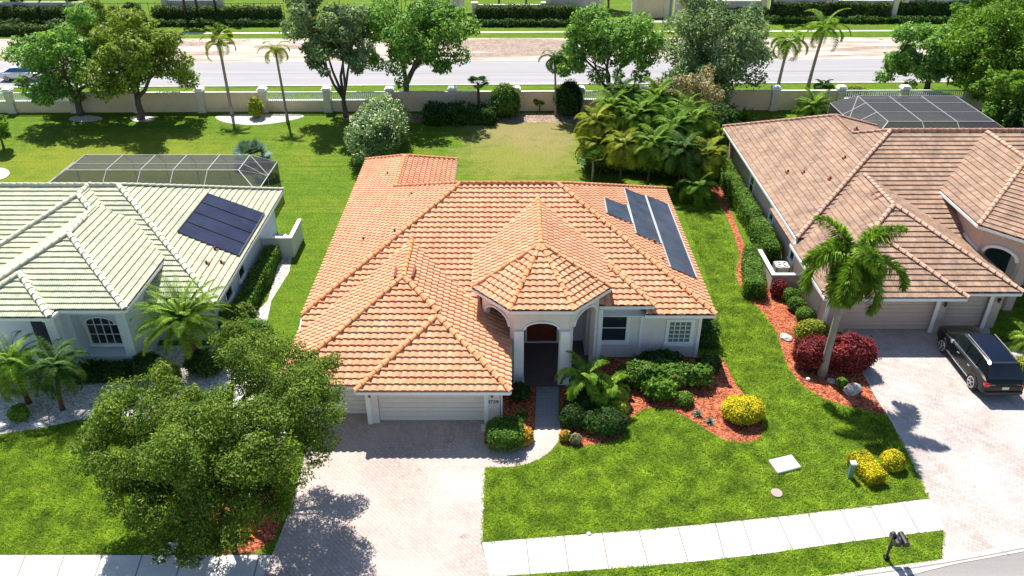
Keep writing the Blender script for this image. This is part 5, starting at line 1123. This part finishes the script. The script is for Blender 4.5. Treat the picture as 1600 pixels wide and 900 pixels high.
# hedges across the road, with added dark rows on the verge
def fh(label, x0, x1, py, h, mat, seed, w=1.4, n=5000): hedge(label, G(x0, py), G(x1, py), w, h, n, .16, mat, seed, rough=.12)
fh('shaded hedge under the far grey wall at top left', -60, 155, 31, 1.5, 'lf_far', 1); fh('far hedge under the white wall at top left', 245, 440, 32, 1.6, 'lf_far', 2, n=6000); fh('long clipped hedge across the road at the top centre', 745, 905, 32, 1.7, 'lf_far', 3, n=6000)
fh('dark hedge across the road behind the thin palms', 1205, 1385, 26, 1.7, 'lf_far', 4, n=6000); fh('dark hedge across the road in the top right corner', 1390, 1640, 24, 1.8, 'lf_dark', 5, n=7000); fh('ragged hedge across the road right of the lamp post', 1085, 1198, 29, 1.2, 'lf_far', 6, n=3500)
fh('bright low hedge on the median verge at the left edge', -60, 110, 54, 1.0, 'lf_far', 7, n=4000)
fh('low leafy row added for the dark band along the far verge, left part', -40, 700, 41, .6, 'lf_dark', 8, .7, 7000); fh('low leafy row added for the dark band along the far verge, centre part', 735, 925, 41, .6, 'lf_dark', 9, .7, 3000); fh('low leafy row added for the dark band along the far verge, right part', 1090, 1500, 36, .6, 'lf_dark', 10, .7, 5000)  # low leafy rows added to draw the dark shadow-like band along the verge
# --- thin palms by the wall
palm('thin palm with a yellow green crown standing in the white stone bed', 363, 180, 6.3, 2.0, 13, 'lf_palmyel', 31, .13, ll=.42, nl=30, droop=1.9, a_rng=(80, -10))
palm('thin palm right of the white stone bed, with drooping fronds', 450, 192, 6.1, 1.7, 12, 'lf_palmyel', 32, .11, (-.15, 0), ll=.4, nl=28, droop=2.3, a_rng=(70, -10))
palm('left one of two thin palms beyond the wall at the right', 1214, 143, 4.6, 2.5, 13, 'lf_palm', 33, .15, (.3, 0), ll=.6, nl=30, droop=2.2, a_rng=(75, -25), lw=.08)
palm('right one of two thin palms beyond the wall, the taller', 1261, 143, 5.9, 2.7, 13, 'lf_palm', 34, .16, (.5, 0), ll=.65, nl=30, droop=2.0, a_rng=(80, -20), lw=.08)
palm('slim dark palm beside the dark shrub at the dry back lawn', 868, 181, 4.9, 1.6, 16, 'lf_palmdark', 35, .1, (-.2, 0), ll=.4, nl=26, droop=2.6, a_rng=(80, -50), lw=.06)
fan_plant('small fan palm with a brown trunk by the tan wall panels', 748, 180, 3.0, 1.1, 16, 'lf_palmdark', 36, .13, bark='palmbrown')
fan_plant('blue green fan palm on the lawn behind the left pool cage', 396, 258, .6, 1.7, 26, 'lf_blue', 37, .15)
# --- left house planting
palm('stocky date palm before the pale blue house with a rough brown trunk', 298, 578, 2.9, 2.5, 48, 'lf_palm', 41, .3, bark='palmbrown', a_rng=(86, 2), droop=1.15, nl=46, ll=.42, lw=.045, shaft=False, tube_r=[.36, .34, .33, .34, .35, .37, .3], base=G(306, 578))
palm('multi stem palm in the white gravel at the left, the right hand crown', 98, 640, 2.3, 1.7, 34, 'lf_palmdark', 42, .09, (.2, .3), a_rng=(80, -45), droop=1.5, nl=32, ll=.38, lw=.05, shaft=False, bark='palmbrown')
palm('arching palm in the white gravel at the left edge, the left hand crown', 45, 630, 2.2, 2.0, 34, 'lf_palm', 43, .1, (-.2, .2), a_rng=(80, -45), droop=1.5, nl=34, ll=.42, lw=.05, shaft=False, bark='palmbrown')
bush('small round clipped shrub in the white gravel at lower left', 'shrub', 33, 655, (.42, .42, .42), 1400, .05, 'lf_bright', 44)
rosette('yellow green spiky plant in front of the pale blue house window', 194, 583, 34, .8, .05, 'lf_palmyel', 45)
hedge('dark hedge beneath the arched window of the pale blue house', G(128, 590), G(208, 590), 1.0, .7, 2600, .06, 'lf_dark', 46)
bush('dark shrub beside the date palm by the pale blue house', 'shrub', 235, 585, (.9, .7, .6), 2200, .07, 'lf_dark', 47)
bush('yellow green shrub below the date palm', 'shrub', 262, 600, (.7, .6, .6), 1700, .07, 'lf_palmyel', 48)
bush('dark green shrub right of the date palm, beside the big oak', 'shrub', 325, 580, (1.0, .8, .7), 2200, .07, 'lf_dark', 49)
for i, (px, py, lab) in enumerate(((318, 663, 'blue green spiky agave seen through the big oak, the right hand one'), (285, 668, 'blue green spiky agave seen through the big oak, the left hand one'))): rosette(lab, px, py, 40, .9, .06, 'lf_blue', 50 + i, name='agave')
hedge('long hedge along the side wall of the pale blue house', (-14.95, 35.4, 0), (-14.95, 43.8, 0), .8, .95, 9000, .06, 'lf_hedge', 52)
bush('leafy shrub at the pale blue house front corner, behind the date palm', 'shrub', 372, 512, (1.1, .9, .8), 3000, .07, 'lf_oak', 53)
bush('sprawling shrub over the gravel right of the pale blue house front', 'shrub', 400, 545, (1.1, 1.0, .9), 3000, .07, 'lf_hedge', 54)
bush('low fern clump behind the left pool cage corner', 'shrub', 418, 283, (.9, .5, .35), 900, .09, 'lf_bright', 55)
rosette('red leaved plant under the big oak near the pavement', 352, 842, 30, .6, .07, 'lf_croton', 56); rosette('second red leaved plant under the big oak near the driveway', 385, 835, 26, .55, .07, 'lf_croton', 57)
# --- back yard shrubs
bush('tall white flowering shrub behind the orange roof, left side', 'shrub', 592, 236, (2.1, 4.7, 2.1), 24000, .10, 'lf_oleander', 61, loose=.35, top=('lf_flower', .07, .07), lumps=22, name='flowering_shrub')
hedge('low dark hedge before the tan wall right of the white flowering shrub', G(668, 189), G(768, 190), 2.0, 1.2, 7000, .11, 'lf_dark', 63, rough=.16)
bush('rounded glossy shrub before the tan wall, left of the tiny tree', 'shrub', 789, 181, (1.3, 1.2, 1.55), 5000, .10, 'lf_hedge', 64)
oak('tiny umbrella shaped tree before the tan wall at the dry lawn', 843, 174, 842, 160, 13, 0, 'lf_bright', 65, .55, ncl=10, n=900, tr=.05, fork=.7, ls=.1)
bush('dark upright shrub beside the slim dark palm', 'shrub', 887, 180, (1.2, 1.1, 1.6), 4500, .11, 'lf_dark', 66)
for i, (px, py, h, L, mt, lab) in enumerate(((925, 262, 2.8, 2.0, 'lf_palmyel', 'yellow green palm at the left of the palm clump behind the solar panels'), (950, 240, 3.0, 2.1, 'lf_palm', 'second palm from the left in the clump behind the solar panels'), (985, 255, 2.9, 2.1, 'lf_palm', 'middle palm of the clump behind the solar panels'), (1018, 232, 3.4, 2.2, 'lf_palm', 'tall palm at the back of the clump, under the twiggy shrub'),
        (1045, 270, 2.8, 2.2, 'lf_bright', 'arching palm in front of the clump, above the roof corner'), (1075, 262, 3.0, 2.1, 'lf_palm', 'right hand palm of the clump beside the hedge strip'), (1092, 300, 2.0, 1.9, 'lf_palmyel', 'low yellow green palm at the right end of the clump, by the mulch strip'), (1012, 290, 2.4, 2.0, 'lf_palm', 'low palm in front of the clump by the orange roof'), (1058, 300, 2.3, 2.0, 'lf_palmdark', 'dark low palm in front of the clump near its right end'), (968, 288, 2.2, 1.8, 'lf_palmyel', 'low yellow green palm in front of the clump near its left end'), (965, 225, 3.5, 1.8, 'lf_palmdark', 'feathery palm at the back left of the clump'))):
    for k in range(1):
        palm(lab, px, py, h + .7, L, 30, mt, 70 + i, .08, (.1, 0), a_rng=(86, -22), droop=1.75, nl=56, ll=.6, lw=.055, shaft=False, group='palms in the clump behind the solar panels', bark='barkdark')
bush('dark undergrowth beneath the palm clump, left part', 'shrub', 955, 262, (2.4, 1.6, .9), 5000, .12, 'lf_dark', 80); bush('dark undergrowth beneath the palm clump, right part', 'shrub', 1050, 270, (3.2, 1.8, 1.0), 7000, .12, 'lf_dark', 81)
for i, (px, py, cz, r_, mt, lab) in enumerate(((940, 250, 1.9, 1.7, 'lf_oakyel', 'leafy filler tree among the palms, far left of the clump'), (985, 262, 1.9, 1.8, 'lf_hedge', 'leafy filler tree among the palms, left of the clump middle'), (1025, 258, 2.3, 2.0, 'lf_oakfar', 'leafy filler tree among the palms, middle of the clump'), (1068, 285, 2.0, 1.8, 'lf_hedge', 'leafy filler tree among the palms above the mulch strip'), (1095, 262, 2.3, 1.9, 'lf_oakyel', 'leafy filler tree among the palms at the right end of the clump'), (1020, 225, 3.4, 2.0, 'lf_bright', 'bright leafy tree at the back of the palm clump'))):
    tree(lab, 'tree', G(px, py), cz, (r_, r_ * .8, r_ * .85), 24, 5000, .11, mt, .07, .6, seed=500 + i, nlimb=10)
palm('small bright palm tucked at the front right of the palm clump', 1085, 318, 1.3, 1.6, 20, 'lf_bright', 520, .06, nl=36, ll=.5, lw=.05, shaft=False, bark='barkdark'); palm('upright bright palm in the middle of the palm clump', 1000, 250, 3.8, 1.9, 24, 'lf_bright', 521, .07, a_rng=(88, 10), nl=44, ll=.5, lw=.05, shaft=False, bark='barkdark')
palm('upright palm at the back right of the palm clump', 1062, 250, 4.0, 1.9, 24, 'lf_palm', 522, .07, a_rng=(88, 0), nl=44, ll=.5, lw=.05, shaft=False, bark='barkdark'); palm('leaning yellow palm at the front left of the palm clump', 938, 272, 2.3, 1.8, 24, 'lf_palmyel', 523, .07, (-.5, 0), a_rng=(80, -15), nl=44, ll=.5, lw=.05, shaft=False, bark='barkdark')
bush('green shrub between the palm clump and the boundary wall', 'shrub', 1000, 215, (2.6, 1.6, 1.7), 7000, .12, 'lf_hedge', 82)
fan_plant('small fan palm at the left edge of the palm clump on the back lawn', 925, 283, 1.7, 1.3, 14, 'lf_palmdark', 83, .08)
tree('grey twiggy half bare shrub behind the palm clump', 'shrub', G(1066, 226), 4.0, (3.2, 2.2, 2.6), 40, 6500, .12, 'lf_straw', .13, .9, seed=84, bark='deadwood', nlimb=34, name='twiggy_shrub', low=-.3)
tree('pale twiggy shrub by the wall behind the palm clump', 'shrub', G(1010, 200), 2.8, (2.6, 1.8, 2.0), 24, 3000, .12, 'lf_oleander', .1, .6, seed=85, bark='deadwood', nlimb=24, name='twiggy_shrub')
bush('dark shrub between the twiggy shrub and the pinkish roof', 'shrub', 1112, 215, (2.0, 2.2, 1.6), 6000, .12, 'lf_dark', 86)
rosette('bright fern by the lawn near the pinkish roof back corner', 1160, 190, 60, 1.6, .12, 'lf_bright', 87, name='fern')
palm('low cycad like palm left of the purple grey pool cage', 1268, 182, .9, 2.0, 26, 'lf_palm', 88, .2, a_rng=(80, -10), droop=1.3, nl=30, ll=.5, lw=.08, shaft=False, bark='palmbrown')
bush('yellow green shrub behind the left corner of the purple grey pool cage', 'shrub', 1336, 160, (1.6, .9, .8), 2500, .10, 'lf_palmyel', 89)
palm('short palm growing before the wall above the pool cage corner', 1281, 160, 1.5, 1.1, 14, 'lf_palmdark', 90, .1, droop=1.6, nl=20, ll=.5, lw=.12, shaft=False)
bush('tall mixed shrub right of the pool cage', 'shrub', 1578, 205, (2.4, 2.2, 2.3), 6000, .14, 'lf_bright', 91); bush('dark shrub mass at the right edge beside the pool cage', 'shrub', 1602, 228, (1.8, 2.2, 1.7), 4500, .13, 'lf_dark', 92)
bush('thin yellowing shrub in the white stone bed', 'shrub', 402, 183, (.7, .6, 1.0), 700, .1, 'lf_palmyel', 93, core='lf_palmyel')
# --- hedge row beside the right house
hp = [(15.35, 58.0), (15.35, 42.6)]
hedge('long clipped hedge along the side wall of the pinkish house', (16.15, 43.2, 0), (16.15, 58.5, 0), .95, 1.25, 14000, .07, 'lf_hedge', 101)
hedge('square clipped hedge before the low tan screen wall', G(1180, 474) + Vector((0, .5, 0)), G(1172, 414), 1.05, 1.0, 4500, .06, 'lf_hedge', 102)
hedge('tiny clipped hedge end left of the low tan screen wall', G(1176, 408), G(1171, 398), .9, .8, 1000, .06, 'lf_hedge', 103)
bush('red leaved shrub at the corner of the low tan screen wall', 'shrub', 1213, 462, (.45, .45, .55), 1200, .06, 'lf_red', 104, core='lf_red')
for i, (px, py, lab) in enumerate(((1234, 470, 'small round shrub under the vent holes of the tan screen wall'), (1243, 484, 'small round green shrub, second along the mulch by the garage side'), (1256, 500, 'small round green shrub, third along the mulch by the garage side'))): bush(lab, 'shrub', px, py, (.5, .45, .42), 1200, .05, 'lf_hedge', 105 + i, group='round shrubs beside the right garage')
bush('low yellow green rounded shrub behind the crimson shrub', 'shrub', 1266, 530, (.95, .55, .62), 2800, .05, 'lf_palmyel', 108)
bush('wide crimson leaved shrub around the front palm trunk, left half', 'shrub', 1268, 572, (1.0, .85, .88), 9000, .055, 'lf_red', 109, core='lf_red', name='crimson_shrub', loose=.3); bush('wide crimson leaved shrub around the front palm trunk, right half', 'shrub', 1324, 574, (1.08, .88, .95), 10000, .055, 'lf_red', 110, core='lf_red', name='crimson_shrub', loose=.3)
palm('tall plume leaved palm standing in the red mulch before the right garage', 1284, 586, 6.4, 2.9, 15, 'lf_palm', 111, .17, (.1, 0), a_rng=(76, -50), droop=1.9, nl=230, ll=.62, lw=.075, plume=1.0, base=G(1284, 586), vee=0)
palm('feathery palm beside the right house entry at the right edge', 1600, 545, .6, 1.5, 20, 'lf_palm', 112, .12, nl=30, ll=.35, lw=.05, shaft=False)
bush('low mixed shrub in the mulch right of the black car', 'shrub', 1600, 580, (.8, .6, .4), 1500, .06, 'lf_palmyel', 113)
bush('small green shrub in the mulch below the palm trunk', 'shrub', 1314, 602, (.25, .25, .22), 400, .05, 'lf_bright', 114)
# --- main house front planting
palm('broad leaved palm right of the arched entry, the larger', 912, 632, 1.6, 1.55, 15, 'lf_palm', 121, .09, a_rng=(80, -20), droop=1.9, nl=16, ll=.42, lw=.16, shaft=False); palm('broad leaved palm right of the arched entry, the smaller right hand one', 950, 635, 1.1, 1.25, 14, 'lf_palm', 122, .08, a_rng=(75, -15), droop=1.9, nl=14, ll=.36, lw=.14, shaft=False)
bush('loose flowering shrub beneath the two front windows, left part', 'shrub', 1000, 598, (1.05, .75, .62), 3400, .075, 'lf_hedge', 123, top=('lf_redflower', .01, .05), lumps=14); bush('loose flowering shrub beneath the two front windows, right part', 'shrub', 1050, 598, (.95, .7, .55), 3400, .075, 'lf_hedge', 124, top=('lf_redflower', .006, .05), lumps=14)
bush('dark shrub against the wall between the two front windows', 'shrub', 1030, 574, (1.2, .45, .5), 2600, .07, 'lf_dark', 125); bush('dark flowering shrub at the right front corner of the house', 'shrub', 1105, 578, (.6, .5, .5), 1800, .07, 'lf_dark', 126, top=('lf_redflower', .02, .06))
hedge('dark hedge along the shaded right side of the orange roofed house', (10.3, 34.2, 0), (10.3, 42.0, 0), .9, 1.2, 5000, .07, 'lf_dark', 127)
bush('dark clipped ball shrub beside the entry path', 'shrub', 896, 662, (.62, .6, .55), 2600, .05, 'lf_dark', 128); bush('dark clipped mound shrub right of the ball shrub by the entry', 'shrub', 945, 670, (1.0, .75, .55), 3600, .05, 'lf_dark', 129)
bush('dark shrub under the larger broad leaved palm', 'shrub', 915, 642, (.9, .7, .6), 2600, .06, 'lf_dark', 130); bush('bright variegated shrub between the palms and the clipped mound', 'shrub', 962, 648, (.55, .45, .5), 1400, .07, 'lf_palmyel', 131)
bush('small orange croton at the bed corner beside the walk', 'shrub', 882, 688, (.24, .22, .28), 500, .06, 'lf_croton', 132); bush('second small croton right of the orange croton beside the walk', 'shrub', 899, 692, (.25, .24, .28), 500, .06, 'lf_straw', 133)
bush('small round shrub in the red mulch under the right front window', 'shrub', 1068, 630, (.42, .4, .32), 1400, .045, 'lf_hedge', 134)
rosette('small blue green rosette plant in the mulch, the left of two', 1090, 648, 40, .32, .03, 'lf_blue', 135); rosette('small blue green rosette plant in the mulch, the right of two', 1109, 660, 40, .30, .03, 'lf_blue', 136)
bush('big round yellow shrub at the tip of the front mulch bed', 'shrub', 1160, 653, (.92, .78, .56), 14000, .04, 'lf_yellow', 137, loose=.12, core='lf_hedge', name='yellow_shrub')
hedge('long clipped yellow shrub beside the green marker post', G(1368, 758), G(1335, 722), .75, .58, 10000, .038, 'lf_yellow', 138, rough=.03, name='yellow_shrub', cat='shrub'); bush('small round yellow shrub by the edge of the right driveway', 'shrub', 1393, 729, (.46, .46, .44), 4500, .038, 'lf_yellow', 139, core='lf_hedge', name='yellow_shrub')
bush('dark rounded hedge shrub at the right garage corner of the orange roofed house', 'shrub', 790, 692, (.85, .75, .62), 4500, .05, 'lf_hedge', 140, flat_top=True); bush('orange and yellow croton at the rounded end of the left mulch bed', 'shrub', 820, 688, (.35, .5, .32), 1400, .06, 'lf_croton', 141, core='lf_croton')
rosette('small pale green plant in the shaded bed left of the path', 815, 650, 22, .45, .06, 'lf_bright', 142); bush('dark shrub in the shaded bed left of the path', 'shrub', 812, 620, (.5, .5, .4), 900, .06, 'lf_dark', 143)
# real blades of turf on the near lawns, ragged over the paving edges
def turf(label, polys, n, seed, hh=.06):
    rng = np.random.default_rng(seed); P_ = []
    ar = []
    for pg in polys:
        w = np.array([[*G(x, y)][:2] for x, y in pg]); x_, y_ = w[:, 0], w[:, 1]; ar.append((w, abs(np.dot(x_, np.roll(y_, -1)) - np.dot(y_, np.roll(x_, -1))) / 2))
    tot = sum(q[1] for q in ar)
    for w, A in ar:
        want = int(n * A / tot); lo, hi = w.min(0), w.max(0); got = []
        while sum(map(len, got)) < want:
            q = rng.uniform(lo, hi, (want * 2, 2)); ins = np.zeros(len(q), bool)
            for i in range(len(w)):
                (xa, ya), (xb, yb) = w[i], w[(i + 1) % len(w)]
                if ya == yb: continue
                cr = ((ya > q[:, 1]) != (yb > q[:, 1])) & (q[:, 0] < (xb - xa) * (q[:, 1] - ya) / (yb - ya) + xa); ins ^= cr
            got.append(q[ins])
        P_.append(np.concatenate(got)[:want])
    q = np.concatenate(P_) + rng.normal(size=(sum(map(len, P_)), 2)) * .025; k = len(q); az = rng.uniform(0, 6.283, k)
    patch = .8 + .4 * (np.sin(q[:, 0] * 1.3 + 2 * np.sin(q[:, 1] * .9)) * np.sin(q[:, 1] * 1.7 + q[:, 0] * .4) * .5 + .5)
    h = hh * rng.uniform(.5, 1.3, k) * patch; L = rng.uniform(.9, 2.2, k) * h; w = .017
    base = np.stack([q[:, 0], q[:, 1], np.full(k, .003)], 1); sd = np.stack([-np.sin(az), np.cos(az), 0 * az], 1) * w; tip = base + np.stack([np.cos(az) * L, np.sin(az) * L, h], 1)
    o = quads('turf_grass', np.stack([base - sd, base + sd, tip + sd * .4, tip - sd * .4], 1), M['lf_turf'])
    tag(o, label, 'grass', None, 'stuff')
M['lf_turf'] = leafmat('turf_blades', [(0.10, 0.195, 0.010), (0.185, 0.325, 0.020), (0.28, 0.43, 0.032), (0.43, 0.51, 0.08)], .45)
turf('mown green grass of the middle front lawn and the strip between the two driveways', [[(757, 732), (800, 731), (822, 727), (842, 719), (860, 707), (873, 697), (905, 699), (945, 694), (974, 685), (979, 668), (989, 652), (1005, 641), (1030, 638), (1050, 642), (1080, 658), (1105, 673), (1130, 689), (1160, 693), (1186, 688), (1196, 672), (1189, 650), (1169, 622), (1151, 600), (1138, 574), (1125, 520), (1108, 440), (1075, 350), (1065, 322), (1110, 318), (1130, 345), (1148, 400), (1147, 430), (1166, 467), (1190, 487), (1213, 521), (1227, 571), (1251, 603), (1290, 626), (1340, 641), (1385, 651), (1409, 692), (1430, 735), (1451, 779), (1330, 795), (1200, 810), (1000, 829), (753, 848)], [(766, 902), (900, 894), (1100, 878), (1200, 866.5), (1300, 852), (1474, 830), (1470, 873), (1292, 899), (1180, 915), (900, 950)]], 200000, 1)
turf('mown green grass of the lower left lawn under the big oak', [[(-60, 695), (10, 679), (60, 672), (128, 657), (190, 650), (300, 692), (335, 740), (318, 790), (308, 866), (-60, 866)]], 76000, 2)
rng_ = random.Random(9)
for i, (px, py, mt, lab) in enumerate(((1030, 622, 'lf_bright', 'bright leafy shrub at the front of the window planting, centre'), (1028, 596, 'lf_hedge', 'tall leafy shrub in the middle of the window planting'), (1088, 600, 'lf_hedge', 'loose shrub at the right end of the window planting'))):
    bush(lab, 'shrub', px, py, (.72, .55, .55), 1900, .075, mt, 400 + i, loose=.7)
rosette('long leaved plant before the right front window, the left of two', 1012, 585, 26, .9, .07, 'lf_hedge', 410); rosette('long leaved plant before the right front window, the right of two', 1078, 588, 26, .85, .07, 'lf_bright', 411)
LOCAL[0] = 0
